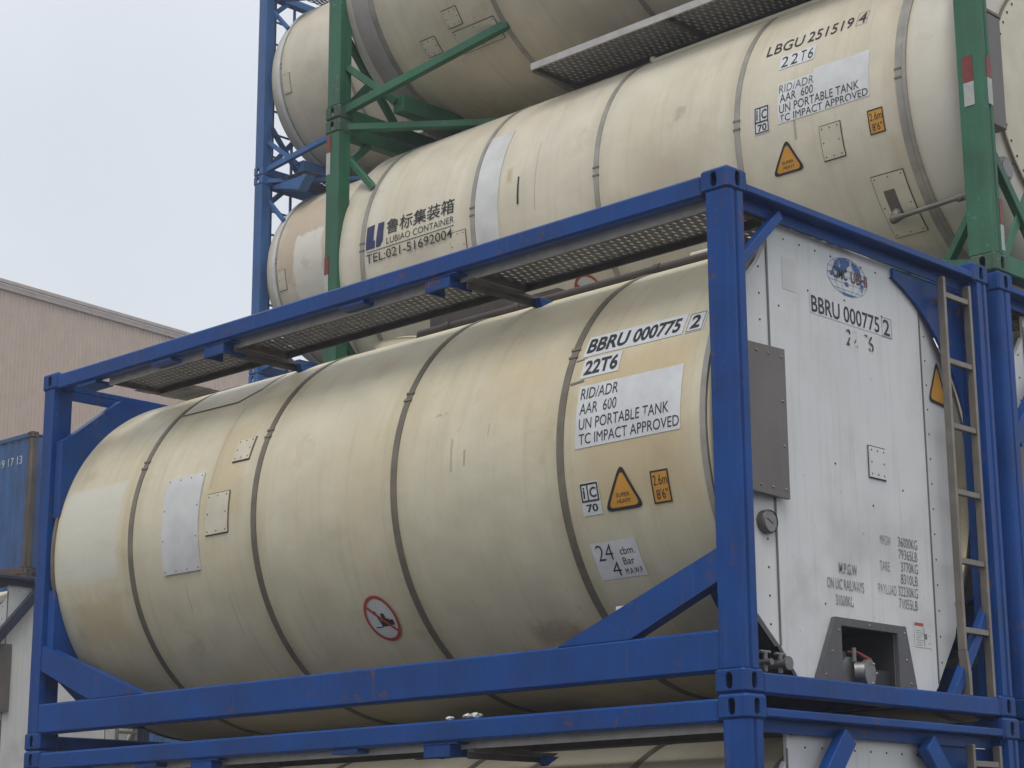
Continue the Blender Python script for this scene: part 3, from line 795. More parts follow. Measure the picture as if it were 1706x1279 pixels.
# ------------------------------------------------------------------ type B: end-frame tank with domed ends
RB, YB, ZB = 1.195, 1.219, 1.34
def mirror(p, ix, iy):
    x, y, z = p
    return (-LEN-x if ix else x, WID-y if iy else y, z)
BANDS_B = (-5.60, -4.36, -3.12, -1.865, -0.60)
def tank_b(name, loc, label, frame, shell, long_left=True, dz=0.0, detail=1, dome=None):
    F = M[frame]; FC = M['green_cast'] if frame == 'green' else F
    root = thing(name, loc, label, 'tank container', 'tank containers stacked in the yard')
    castings(root, FC, 'B'); posts(root, F, 0.17, 0.13, 'B')
    for ix in (0, 1):
        x0, x1 = (-0.12, -0.012) if not ix else (-LEN+0.012, -LEN+0.12)
        part('end_top_beam', lambda: MB().box(x0, x1, 0.163, WID-0.163, 2.47, 2.575, 0.008), F, root, ('B_et', ix), 30)
        part('end_bottom_beam', lambda: MB().box(x0, x1, 0.163, WID-0.163, 0.012, 0.13, 0.008), F, root, ('B_ebm', ix), 30)
        for iy in (0, 1):
            mr = lambda *p: mirror(p, ix, iy)
            part('end_brace', lambda: MB().beam(mr(-0.07, 0.13, 0.80), mr(-0.07, 0.74, 0.12), 0.05, 0.06), F, root, ('B_b1', ix, iy), 30)
            part('end_brace', lambda: MB().beam(mr(-0.07, 0.13, 2.20), mr(-0.07, 0.42, 2.475), 0.06, 0.06), F, root, ('B_b2', ix, iy), 30)
            part('end_brace', lambda: MB().beam(mr(-0.035, 0.155, 0.10), mr(-0.10, 0.62, 0.66), 0.012, 0.07), F, root, ('B_b3', ix, iy), 30)
            part('top_brace', lambda: MB().beam(mr(-0.12, 0.10, 2.53), mr(-1.205, 0.79, 2.47), 0.075, 0.055), F, root, ('B_tb', ix, iy), 30)
            part('bottom_brace', lambda: MB().beam(mr(-0.15, 0.09, 0.075), mr(-1.72, 0.40, 0.45), 0.06, 0.07), F, root, ('B_bb', ix, iy), 30)
            part('saddle_brace', lambda: MB().beam(mr(-0.10, 0.16, 2.30), mr(-0.42, 0.18, 1.95), 0.055, 0.05), F, root, ('B_sb', ix, iy), 30)
            part('saddle_brace', lambda: MB().beam(mr(-0.17, 0.10, 0.45), mr(-0.55, 0.28, 0.10), 0.05, 0.06), F, root, ('B_sb2', ix, iy), 30)
        part('skirt_beam', lambda: MB().box(*((-0.62, -0.50) if not ix else (-LEN+0.50, -LEN+0.62)), 0.30, WID-0.30, 0.012, 0.15, 0.006), F, root, ('B_skb', ix), 30)
        for iy in (0, 1):
            if ix == 0: part('bottom_rail', lambda: MB().box(*((-0.75, -0.18) if not ix else (-LEN+0.18, -LEN+0.75)), *((0.02, 0.10) if not iy else (WID-0.10, WID-0.02)), 0.010, 0.085, 0.005), F, root, ('B_br', ix, iy), 30)
    def profile():
        dome_ = [(0.0, RB), (0.08, RB-0.004), (0.16, RB-0.016), (0.24, RB-0.045), (0.30, RB-0.085), (0.345, RB-0.14), (0.375, RB-0.21), (0.395, RB-0.30), (0.41, 0.80), (0.43, 0.4), (0.435, 0.02)]
        xl = -5.88 if long_left else -5.62
        sc = 0.3 if long_left else 0.85
        return [(xl-d*sc, r) for d, r in dome_[::-1]] + [(xl+0.15+(-0.75-xl)*i/14, RB) for i in range(14)] + [(-0.57+d, r) for d, r in dome_]
    sh = part('tank_shell', lambda: MB().revolve(profile(), YB, ZB, 160), shell, root, ('B_shell', long_left), 40, loc=(0, 0, dz))
    for b_ in BANDS_B:
        w = 0.024 if b_ > -0.7 or b_ < -5.5 else 0.022
        part('strap', lambda: MB().ring(b_-w, b_+w, RB-0.01, RB+0.006, YB, ZB), M['strap_light'], sh, ('B_strap', b_), 30)
    if detail:
        mb_ = on_shell(RB, YB, ZB)
        for i, b_ in enumerate(BANDS_B):
            part('strap_buckle', lambda: Flat().rect(b_-0.028, b_+0.028, 0.00, 0.012).rect(b_-0.028, b_+0.028, 0.06, 0.072).mesh('strap_buckle', mb_, 0.010, 0.03, 0.009), M['strap'], sh, ('B_buck', i), stuff=True)
    part('edge_strap', lambda: MB().ring(-0.572, -0.545, RB-0.02, RB+0.010, YB, ZB), M['strap_light'], sh, 'B_es', 30)
    # riveted end disc
    ed = part('end_disc', lambda: MB().revolve([(-0.178, 0.83), (-0.150, 0.835), (-0.145, 0.82), (-0.12, 0.3), (-0.118, 0.0)], YB, ZB, 96), dome or M['cplate'], sh, 'B_disc', 40)
    if detail:
        def rv():
            m = MB()
            for i in range(48):
                t = 2*PI*i/48; m.dome((-0.142, YB-0.79*math.cos(t), ZB+0.79*math.sin(t)), (1, 0, 0), 0.010, 0.005)
            return m
        part('disc_rivets', rv, M['grate'], ed, 'B_riv', stuff=True)
        part('disc_seam', lambda: MB().ring(-0.152, -0.140, 0.826, 0.842, YB, ZB, 96), M['strap'], ed, 'B_seam', stuff=True)
        part('sheet_seam', lambda: MB().tube([(-0.165, 0.13+0.30, 0.60), (-0.17, 0.60, 0.85)], 0.006, 6).tube([(-0.19, 0.25, 0.33+0.25), (-0.165, 0.52, 0.78)], 0.005, 6), M['strap'], ed, 'B_ss')
        part('document_box', lambda: MB().box(-0.16, -0.075, 0.19, 0.375, 0.985, 1.72, 0.006).box(-0.17, -0.07, 0.18, 0.385, 1.7205, 1.745, 0.004), M['cover'], root, 'B_doc')
        g = part('gauge', lambda: MB().tube([(-0.22, 0.37, 0.745), (-0.10, 0.37, 0.745)], 0.078, 24).tube([(-0.0999, 0.37, 0.745), (-0.09, 0.37, 0.745)], [0.078, 0.068], 24), M['cover'], root, 'B_g', 30)
        part('gauge_face', lambda: MB().tube([(-0.0895, 0.37, 0.745), (-0.085, 0.37, 0.745)], 0.058, 24), M['glass'], g, 'B_gf')
        # walkway above
        wk = part('walkway', lambda: MB().box(-3.95, -0.25, 0.235, 0.250, 2.49, 2.545, 0.002), M['alu'], root, 'B_wk')
        part('walkway_grating', lambda: grating(66, 8, -3.92, -0.30, 0.275, 0.72, 2.515), M['plank'], wk, 'B_gr')
        part('walkway_edge', lambda: MB().box(-3.95, -0.25, 0.74, 0.756, 2.48, 2.545, 0.002), M['grate'], wk, 'B_wke')
        for i, xx in enumerate((-3.93, -2.63, -1.40, -0.27)):
            part('walkway_bearer', lambda: MB().box(xx-0.02, xx+0.02, 0.252, 0.738, 2.475, 2.513, 0.002).beam((xx, 0.70, 2.47), (xx+0.10, 0.86, 2.46), 0.03, 0.03), M['grate'], wk, ('B_wb', i))
        def pipe():
            m = MB(); m.tube([(-3.0, 0.62, 2.36+0.03), (-3.0, 0.535, 2.36+0.02), (-2.97, 0.52, 2.35), (-0.75, 0.52, 2.35), (-0.68, 0.54, 2.36)], 0.024, 10)
            for xx in (-2.7, -1.9, -1.1): m.tube([(xx, 0.52, 2.35), (xx, 0.58, 2.33)], 0.012, 8)
            return m
        part('handrail', pipe, M['cplate'], root, 'B_pipe', 40, loc=(0, 0, dz-0.035))
    return root, sh, ed

# ------------------------------------------------------------------ the containers
CRS = dict(streak=0.4)
PALE = (0.60, 0.59, 0.50); TAN = (0.52, 0.385, 0.20); BROWN = (0.40, 0.27, 0.16)
sh1 = shell_paint('cream_shell_front', RA, YA, ZA, CREAM, STAIN, [
    (-5.80, -5.08, -0.26, 0.44, PALE, 0.05, 0.85, 0.05), (-1.13, -0.20, -0.45, 0.62, TAN, 0.22, 0.62, 0.3), (-5.75, -4.98, -0.80, -0.25, TAN, 0.2, 0.55, 0.3),
    (-4.25, -3.75, -0.05, 0.70, TAN, 0.15, 0.5, 0.25), (-1.9, -1.15, 0.1, 0.75, TAN, 0.3, 0.4, 0.4), (-5.06, -4.99, -0.4, 0.6, TAN, 0.05, 0.6, 0.05),
    (-1.75, -1.3, -1.15, -0.86, (0.22, 0.13, 0.08), 0.15, 0.6, 0.25),
    (-4.17, -4.11, 0.2, 0.85, BROWN, 0.03, 0.45, 0.03), (-1.985, -1.955, 0.0, 0.2, (0.2, 0.16, 0.1), 0.015, 0.5, 0.02), (-1.88, -1.855, 0.02, 0.12, (0.15, 0.12, 0.08), 0.012, 0.6, 0.03), (-1.70, -1.69, 0.16, 0.24, (0.15, 0.12, 0.08), 0.005, 0.6, 0.02),
    (-4.42, -4.40, -0.55, -0.36, (0.25, 0.2, 0.13), 0.01, 0.4, 0.02), (-4.02, -4.00, -0.75, -0.45, (0.28, 0.22, 0.14), 0.01, 0.35, 0.02), (-3.0, -2.7, 0.75, 1.05, BROWN, 0.12, 0.3, 0.3), (-0.6, -0.4, -0.2, 0.0, BROWN, 0.1, 0.35, 0.2)], 0.42, BANDS_A, scuff=0.6)
sh2 = shell_paint('cream_shell_upper', RB, YB, ZB, (0.66, 0.61, 0.485), (0.54, 0.45, 0.31), [
    (-5.58, -5.42, -0.3, 0.9, (0.62, 0.60, 0.52), 0.06, 0.6, 0.05), (-2.9, -1.95, -0.5, 0.25, (0.46, 0.40, 0.30), 0.3, 0.55, 0.5),
    (-0.55, 0.0, -1.6, 1.6, (0.60, 0.57, 0.50), 0.05, 0.7, 0.02), (-4.04, -3.94, 0.15, 0.32, (0.42, 0.26, 0.10), 0.06, 0.7, 0.05), (-3.73, -3.715, -0.1, 0.45, (0.36, 0.27, 0.12), 0.006, 0.7, 0.01), (-1.415, -1.39, -0.19, 0.0, (0.22, 0.17, 0.12), 0.01, 0.7, 0.01), (-2.45, -2.3, 0.22, 0.34, (0.3, 0.24, 0.18), 0.05, 0.5, 0.15), (-0.80, -0.60, -0.62, -0.3, BROWN, 0.12, 0.3, 0.2)], 0.4, BANDS_B)
sh3 = shell_paint('cream_shell_top', RB, YB, ZB, (0.65, 0.595, 0.47), (0.52, 0.42, 0.29), [  # own cream tone of the topmost green framed tank
    (-6.0, -5.72, -2.5, 2.5, (0.60, 0.57, 0.52), 0.05, 0.8, 0.02)], 0.4, BANDS_B)
sh4 = shell_paint('cream_shell_lower', RA, YA, ZA, (0.60, 0.55, 0.43), STAIN, [], 0.4, BANDS_A)
sh6 = shell_paint('cream_shell_patchy', RB, YB, ZB, (0.62, 0.57, 0.46), (0.50, 0.40, 0.27), [
    (-5.60, -4.6, -0.35, 0.95, (0.47, 0.35, 0.24), 0.14, 0.65, 0.4), (-5.28, -4.7, -0.9, 0.32, (0.66, 0.63, 0.55), 0.05, 0.95, 0.25)], 0.4, BANDS_B)
sh7 = shell_paint('cream_shell_far', RB, YB, ZB, (0.62, 0.57, 0.46), (0.50, 0.42, 0.30), [], 0.35, BANDS_B)

G = 0.004
# lowest and front stack
t4, t4s, t4e = tank_a('tank_container', (0.02, -0.012, 0.0), 'blue framed tank container at the very bottom, under the BBRU tank', shell=sh4, detail=2, braces=True)
t1, t1s, t1e = tank_a('tank_container', (0, 0, HGT+G), 'blue framed cream tank container marked BBRU 000775 2, foremost in the stack', shell=sh1, detail=2)
# second row
t5b, _, _ = tank_a('tank_container', (0.01, 2.53, 0.0), 'blue framed tank container hidden at ground level in the second row', shell=sh4, detail=0)
t5, _, _ = tank_a('tank_container', (0.012, 2.53, HGT+G), 'blue framed tank container behind the ladder, just under the LBGU tank', shell=sh4, detail=1, braces=True)
t2, t2s, t2e = tank_b('tank_container', (0, 2.53, 2*(HGT+G)), 'green framed cream tank container marked LBGU 251519 4, second row', 'green', sh2, True, 0.036)
t3, t3s, t3e = tank_b('tank_container', (0, 2.53, 3*(HGT+G)), 'green framed cream tank container on top of the LBGU tank, cut by the picture top', 'green', sh3, True, -0.036)
# far stack
for i in range(3):
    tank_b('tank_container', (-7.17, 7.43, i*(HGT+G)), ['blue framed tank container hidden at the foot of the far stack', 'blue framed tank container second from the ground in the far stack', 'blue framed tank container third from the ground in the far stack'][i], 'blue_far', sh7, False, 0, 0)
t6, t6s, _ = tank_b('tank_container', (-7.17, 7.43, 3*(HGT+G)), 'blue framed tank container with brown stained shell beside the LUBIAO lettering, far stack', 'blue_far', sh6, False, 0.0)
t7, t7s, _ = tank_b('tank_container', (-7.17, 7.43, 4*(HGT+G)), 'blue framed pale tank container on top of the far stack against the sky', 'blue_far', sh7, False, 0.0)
# left stack
tank_a('tank_container', (-14.1, 4.37, 0.0), 'blue framed tank container hidden at ground level at the picture edge', shell=sh4, detail=0)
t8, _, _ = tank_a('tank_container', (-14.1, 4.37, HGT+G), 'white ended tank container at the lower left edge, under the blue box container', shell=sh4, detail=1, braces=True, frame='blue_shaded')

# ---- prints on the front tank
mp1 = on_shell(RA, YA, ZA)
def st(name, x0, x1, s0, s1, mat='sticker', sh=None, mp=None, off=0.0025): return decal(name, Flat().rect(x0, x1, s0, s1), M[mat], sh or t1s, mp or mp1, off)
st('number_sticker', -1.085, -0.415, 0.522, 0.660); st('check_digit_sticker', -0.400, -0.280, 0.520, 0.650)
decal('number_lettering', Flat().text('BBRU', -1.068, -0.790, 0.542, 0.640, 0.03).text('000775', -0.755, -0.440, 0.540, 0.636, 0.03).text('2', -0.372, -0.312, 0.542, 0.630, 0.03).frame(-0.392, -0.290, 0.526, 0.645, 0.003), M['ink'], t1s, mp1, 0.004, label='BBRU 000775 2 on white tape')
st('type_sticker', -1.062, -0.800, 0.384, 0.508)
decal('type_lettering', Flat().text('22T6', -1.045, -0.815, 0.400, 0.492, 0.03), M['ink'], t1s, mp1, 0.004)
st('approval_sticker', -1.050, -0.350, -0.008, 0.335)
f = Flat().text('RID/ADR', -1.030, -0.775, 0.255, 0.318, 0.0).text('AAR  600', -1.026, -0.775, 0.171, 0.232, 0.0).text('UN PORTABLE TANK', -1.024, -0.425, 0.089, 0.148, 0.0).text('TC IMPACT APPROVED', -1.022, -0.357, 0.010, 0.066, 0.0)
decal('approval_lettering', f, M['ink_worn'], t1s, mp1, 0.004)
hazard_signs(t1s, mp1, (-1.033, -0.352, 0.118, 0.160), [(-0.749, -0.118), (-0.628, -0.356), (-0.892, -0.356)], (-0.565, -0.355, 0.115, 0.165), True)
st('capacity_sticker', -1.050, -0.745, -0.705, -0.502)
decal('capacity_lettering', Flat().text('24', -1.022, -0.915, -0.600, -0.515, -0.01).text('4', -0.955, -0.900, -0.690, -0.612, -0.01).text('cbm.', -0.870, -0.770, -0.580, -0.540, 0.0).text('Bar', -0.868, -0.795, -0.635, -0.596, 0.0).text('M.A.W.P.', -0.875, -0.758, -0.688, -0.655, 0.0), M['ink'], t1s, mp1, 0.004)
no_truck_sign(t1s, mp1, -2.764, -0.752, 0.128, 0.150)
screwed_plate(t1s, mp1, -4.600, -4.225, -0.285, 0.335, M['plate'], False, 'cover_sheet', 4)
screwed_plate(t1s, mp1, -3.965, -3.805, 0.367, 0.521, M['cplate'])
screwed_plate(t1s, mp1, -4.144, -3.930, -0.083, 0.171, M['cplate'])
decal('earth_bracket', Flat().line([(-1.125, 0.505), (-1.05, 0.512)], 0.008).line([(-1.125, 0.362), (-1.03, 0.370)], 0.014), M['strap'], t1s, mp1, 0.0022)
decal('top_sheet', Flat().poly([(-4.90, 0.955), (-4.30, 0.945), (-4.17, 1.06), (-4.17, 1.30), (-4.90, 1.30)]), M['cplate'], t1s, mp1, 0.006, thick=0.005)
decal('top_sheet_seal', Flat().line([(-4.91, 0.948), (-4.30, 0.938), (-4.16, 1.055)], 0.012), M['grate'], t1s, mp1, 0.004)
decal('red_scribble', Flat().line([(-2.14, 0.352), (-2.11, 0.366), (-2.09, 0.352), (-2.05, 0.368)], 0.003), M['red_faint'], t1s, mp1, 0.003)
part('paper_tag', lambda: MB().box(-0.862, -0.785, 0.094, 0.098, 0.40, 0.485, 0.001), M['paper'], t1)
# ---- prints on the white end
mpe = on_end(XE)
def se(name, y0, y1, z0, z1, mat='sticker', off=0.002): return decal(name, Flat().rect(y0, y1, z0, z1), M[mat], t1e, mpe, off, 0)
se('number_tape', 0.835, 1.600, 2.02, 2.125)
decal('end_number_lettering', Flat().text('BBRU', 0.845, 1.100, 2.028, 2.118, 0.01).text('000775', 1.135, 1.470, 2.028, 2.118, 0.01).text('2', 1.508, 1.570, 2.028, 2.118, 0.01).frame(1.495, 1.588, 2.018, 2.128, 0.0025), M['ink'], t1e, mpe, 0.0035, 0)
decal('end_type_lettering', Flat().text('22', 1.150, 1.255, 1.905, 1.995, 0.0).text('T6', 1.285, 1.405, 1.905, 1.995, 0.0), M['ink_lost'], t1e, mpe, 0.0035, 0)
L_ = Flat(); cy, cz, ry, rz = 1.19, 2.285, 0.188, 0.106
L_.ring(circ(cy, cz, ry, rz), circ(cy, cz, ry*0.975, rz*0.965))
for q_ in (0.33, 0.66): L_.ring(circ(cy, cz, ry*q_, rz), circ(cy, cz, ry*q_-0.004, rz-0.003))
for zz in (-0.7, -0.35, 0.0, 0.35, 0.7):
    w_ = ry*math.sqrt(1-zz*zz); L_.rect(cy-w_, cy+w_, cz+zz*rz-0.0015, cz+zz*rz+0.0015)
decal('globe_grid', L_, M['globe_line'], t1e, mpe, 0.002, 0)
b_ = lambda pts: [(cy+u*ry, cz+w*rz) for u, w in pts]
Lf = Flat().poly(b_([(-0.62, 0.62), (-0.45, 0.86), (-0.1, 0.95), (0.12, 0.86), (0.10, 0.62), (-0.02, 0.5), (-0.05, 0.25), (-0.18, 0.12), (-0.28, 0.28), (-0.45, 0.2), (-0.60, 0.12), (-0.68, 0.35)]))
Lf.poly(b_([(0.22, 0.86), (0.42, 0.82), (0.62, 0.62), (0.66, 0.40), (0.55, 0.2), (0.50, 0.12), (0.45, 0.36), (0.33, 0.5)])).poly(b_([(-0.92, 0.05), (-0.72, 0.12), (-0.70, -0.05), (-0.80, -0.2)])).poly(b_([(-0.55, 0.0), (-0.48, -0.05), (-0.5, -0.4), (-0.56, -0.3)]))
Lf.poly(b_([(-0.18, -0.3), (0.0, -0.28), (0.04, -0.48), (-0.1, -0.5)])).poly(b_([(0.66, -0.1), (0.8, -0.18), (0.74, -0.45), (0.68, -0.62), (0.64, -0.4)])).poly(b_([(-0.35, -0.86), (0.3, -0.88), (0.45, -0.82), (0.2, -0.98), (-0.2, -0.99)]))
decal('globe_land', Lf, M['globe'], t1e, mpe, 0.003, 0)
decal('globe_name', Flat().text('CIMC', cy-0.140, cy-0.005, cz-0.022, cz+0.040, 0.015), M['ink'], t1e, mpe, 0.004, 0)
decal('globe_second_name', Flat().text('UBHI', cy+0.03, cy+0.180, cz-0.024, cz+0.040, 0.015), M['maroon'], t1e, mpe, 0.004, 0)
W1 = Flat().text('36000KG', 1.545, 1.728, 0.868, 0.920, -0.01).text('79365LB', 1.545, 1.722, 0.802, 0.854, -0.01).text('3770KG', 1.560, 1.722, 0.736, 0.788, -0.01).text('8310LB', 1.555, 1.715, 0.670, 0.722, -0.01).text('32230KG', 1.525, 1.710, 0.604, 0.656, -0.01).text('71055LB', 1.525, 1.702, 0.538, 0.590, -0.01)
decal('weights_lettering', W1, M['ink_pale'], t1e, mpe, 0.003, 0)
for (tx_, ya, yb, za, zb, bo) in (('MPGW', 1.375, 1.475, 0.862, 0.912, -0.01), ('TARE', 1.362, 1.452, 0.724, 0.774, -0.01), ('PAYLOAD', 1.340, 1.505, 0.600, 0.652, -0.01), ('M.P.G.W', 0.99, 1.150, 0.668, 0.724, 0.01), ('ON UIC RAILWAYS', 0.88, 1.205, 0.585, 0.640, 0.0), ('31000KG', 0.95, 1.105, 0.502, 0.556, 0.0)):
    decal('weight_lettering', Flat().text(tx_, ya, yb, za, zb, bo), M['ink_gone'], t1e, mpe, 0.003, 0)
screwed_plate(t1e, mpe, 1.305, 1.455, 1.213, 1.378, M['white'], True, 'data_plate')
se('instruction_label', 1.655, 1.822, 0.345, 0.478, 'sticker_dim')
decal('instruction_header', Flat().rect(1.66, 1.745, 0.458, 0.474), M['red'], t1e, mpe, 0.003, 0)
Li = Flat()
for i in range(7): Li.rect(1.67, 1.72+0.012*(i % 3), 0.355+0.013*i, 0.357+0.013*i)
Li.rect(1.745, 1.750, 0.355, 0.45).rect(1.752, 1.775, 0.39, 0.42).rect(1.785, 1.81, 0.37, 0.372).rect(1.785, 1.81, 0.41, 0.412)
decal('instruction_lettering', Li, M['ink_grey'], t1e, mpe, 0.003, 0)
se('bare_patch', 0.60, 0.72, 2.10, 2.27, 'sticker_dim', 0.0015)
# triangle sticker behind the ladder, on the side strip
s2 = [c for c in t1.children if c.name.startswith('side_strip')][1]
mps = lambda y, z, o: Vector((XE-0.003-0.16*abs(y-1.872)+o, y, z))
o_ = rounded_tri([(2.085, 2.00), (2.225, 1.735), (1.945, 1.735)], 0.05); c0 = (2.085, 1.823)
decal('warning_triangle', Flat().poly(o_), M['orange'], s2, mps, 0.003, 0)
decal('triangle_border', Flat().ring(o_, [(c0[0]+(a-c0[0])*0.8, c0[1]+(b-c0[1])*0.8) for a, b in o_]), M['ink'], s2, mps, 0.0045, 0)

# ---- prints on the upper tank
mp2 = on_shell(RB, YB, ZB)
def s2t(*a, **k): return st(*a, sh=t2s, mp=mp2, **k)
decal('number_lettering', Flat().text('LBGU', -1.682, -1.385, 0.515, 0.612, 0.0).text('251519', -1.350, -0.995, 0.518, 0.615, 0.0).text('4', -0.955, -0.895, 0.525, 0.622, 0.0).frame(-0.968, -0.885, 0.512, 0.632, 0.0025), M['ink'], t2s, mp2, 0.004, label='LBGU 251519 4 painted on the cladding')
s2t('type_sticker', -1.545, -1.262, 0.352, 0.470)
decal('type_lettering', Flat().text('2', -1.530, -1.475, 0.366, 0.455, 0.0).text('2', -1.452, -1.397, 0.366, 0.455, 0.0).text('T', -1.375, -1.335, 0.366, 0.455, 0.0).text('6', -1.315, -1.275, 0.366, 0.455, 0.0), M['ink'], t2s, mp2, 0.004)
decal('approval_sticker', Flat().poly([(-1.53, -0.05), (-0.82, -0.05), (-0.82, 0.272), (-1.25, 0.272), (-1.25, 0.24), (-1.53, 0.235)]), M['sticker'], t2s, mp2, 0.0025)
decal('approval_lettering', Flat().text('RID/ADR', -1.520, -1.245, 0.165, 0.225, 0.0), M['ink_grey'], t2s, mp2, 0.004)
decal('approval_lettering', Flat().text('AAR  600', -1.510, -1.248, 0.095, 0.155, 0.0).text('UN PORTABLE TANK', -1.515, -0.895, 0.020, 0.080, 0.0).text('TC IMPACT APPROVED', -1.515, -0.830, -0.042, 0.008, 0.0), M['ink_worn'], t2s, mp2, 0.004)
hazard_signs(t2s, mp2, (-1.716, -0.070, 0.112, 0.182), [(-1.478, -0.155), (-1.368, -0.385), (-1.628, -0.385)], (-0.850, -0.302, 0.115, 0.158))
screwed_plate(t2s, mp2, -1.212, -1.058, -0.374, -0.155, M['cplate'])
screwed_plate(t2s, mp2, -4.60, -4.44, -0.30, -0.085, M['cplate'])
hb = screwed_plate(t2s, mp2, -0.920, -0.690, -0.980, -0.560, M['cplate'], True, 'valve_hatch')
decal('hatch_recess', Flat().rect(-0.865, -0.785, -0.86, -0.66), M['cover'], t2s, mp2, 0.012, thick=0.004)
def vp():
    a = mp2(-0.83, -0.82, 0.0); b = mp2(-0.83, -0.83, 0.07); c = mp2(-0.75, -0.82, 0.085); d = mp2(-0.35, -0.80, 0.09); e = mp2(-0.25, -0.80, 0.09)
    return MB().tube([a, b, c, d], [0.04, 0.035, 0.016, 0.016], 10).tube([d, e], 0.028, 10).tube([mp2(-0.32, -0.80, 0.05), mp2(-0.32, -0.80, 0.135)], 0.008, 8)
part('valve_pipe', vp, M['steel'], t2s, None, 40)
decal('vent_slot', Flat().poly([(-3.90, -0.02), (-3.88, -0.02), (-3.885, 0.20), (-3.90, 0.20)]), M['ink'], t2s, mp2, 0.003)
decal('grey_cover_sheet', Flat().rect(-4.333, -4.095, -0.30, 0.70), M['plate'], t2s, mp2, 0.006, thick=0.005)
# company mark and telephone line
x0, x1, y0, y1 = -5.555, -5.365, 0.0, 0.2
Lg = Flat().poly([(x0, y0), (x0+0.105, y0), (x0+0.105, y0+0.062), (x0+0.086, y0+0.062), (x0+0.086, y1), (x0, y1-0.008)])
Lg.poly([(x0+0.118, y0), (x0+0.165, y0), (x1+0.008, y0+0.045), (x1+0.008, y1), (x0+0.128, y1), (x0+0.118, y0+0.05)])
decal('company_mark', Lg, M['navy'], t2s, mp2, 0.004)
decal('company_name', Flat().text('\u9c81\u6807\u96c6\u88c5\u7bb1', -5.325, -4.565, 0.078, 0.205, 0.006), M['ink'], t2s, mp2, 0.004)
decal('company_name_latin', Flat().text('LUBIAO CONTAINER', -5.315, -4.560, 0.000, 0.053, -0.005).rect(-5.545, -4.560, -0.026, -0.020), M['ink'], t2s, mp2, 0.004)
decal('telephone_lettering', Flat().text('TEL:021-51692004', -5.545, -4.572, -0.118, -0.044, 0.005), M['ink'], t2s, mp2, 0.0125)
no_truck_sign(t2s, mp2, -3.42, -0.80, 0.128, 0.150)
# reflective tape on the posts
def tape(root, mats, x0, x1, zs, y=0.003):
    for mt, (a, b) in zip(mats, zs):
        part('reflective_tape', lambda: MB().box(x0, x1, y-0.0015, y+0.0015, a, b, 0.0002), M[mt], root)
tape(t2, ('redtape', 'whitetape'), -0.140, -0.070, ((1.20, 1.37), (1.05, 1.199)))
tape(t2, ('redtape', 'whitetape'), -6.035, -5.985, ((2.31, 2.455), (2.12, 2.309)))
tape(t2, ('redtape', 'whitetape'), -6.035, -5.985, ((1.27, 1.42), (1.1, 1.269)))
for (ya, yb, za, zb, mt) in ((0.05, 0.10, 1.22, 1.36, 'redtape'), (0.05, 0.10, 1.05, 1.219, 'whitetape'), (0.09, 0.125, 0.30, 0.46, 'redtape'), (0.09, 0.125, 0.14, 0.299, 'whitetape')):
    part('reflective_tape', lambda: MB().box(-0.0055, -0.002, ya, yb, za, zb, 0.0002), M[mt], t2)
# ---- upper green tank
screwed_plate(t3s, mp2, -4.895, -4.74, -0.815, -0.672, M['cplate'])
screwed_plate(t3s, mp2, -5.235, -5.075, -0.968, -0.828, M['cplate'])
screwed_plate(t3s, mp2, -4.88, -4.43, -1.05, -0.86, M['cplate'], True, 'valve_hatch')
part('wide_strap', lambda: MB().ring(-5.82, -5.63, RB-0.01, RB+0.004, YB, ZB), M['mauve'], t3s, None, 30)
# ---- far tanks: ladders on the end frames and the edge strap
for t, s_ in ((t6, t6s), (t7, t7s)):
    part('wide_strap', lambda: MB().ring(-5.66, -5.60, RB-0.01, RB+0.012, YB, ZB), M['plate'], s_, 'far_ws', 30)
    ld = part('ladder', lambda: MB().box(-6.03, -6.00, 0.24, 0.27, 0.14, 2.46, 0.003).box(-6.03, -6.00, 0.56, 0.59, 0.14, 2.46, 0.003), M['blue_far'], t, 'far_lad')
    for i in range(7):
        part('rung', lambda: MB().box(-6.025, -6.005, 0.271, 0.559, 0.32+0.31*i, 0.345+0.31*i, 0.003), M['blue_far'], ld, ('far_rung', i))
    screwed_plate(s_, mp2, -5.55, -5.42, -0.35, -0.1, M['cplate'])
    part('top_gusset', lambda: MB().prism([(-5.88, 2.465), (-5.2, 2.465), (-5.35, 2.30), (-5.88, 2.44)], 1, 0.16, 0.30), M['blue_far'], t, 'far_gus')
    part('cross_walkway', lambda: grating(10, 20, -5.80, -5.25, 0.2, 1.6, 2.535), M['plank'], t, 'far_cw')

# ---- scraps lying on the lower rail
for i, (x, r_) in enumerate(((-1.99, 0.022), (-1.86, 0.026), (-1.79, 0.030))):
    bm = bmesh.new(); bmesh.ops.create_icosphere(bm, subdivisions=2, radius=r_)
    for v in bm.verts: v.co *= 0.75+0.5*random.random(); v.co.z *= 0.55
    zmin = min(v.co.z for v in bm.verts)
    me = bpy.data.meshes.new('paper_scrap'); bm.to_mesh(me); bm.free(); me.materials.append(M['paper'])
    o = bpy.data.objects.new('paper_scrap', me); COL.objects.link(o); o.location = (x, 0.035, 2.574-zmin)
    o['label'] = ['small crumpled white scrap, leftmost of three on the lower blue rail', 'crumpled white scrap in the middle of three on the lower blue rail', 'largest crumpled white scrap, rightmost of three on the lower blue rail'][i]
    o['category'] = 'scrap'; o['group'] = 'white scraps on the lower rail'

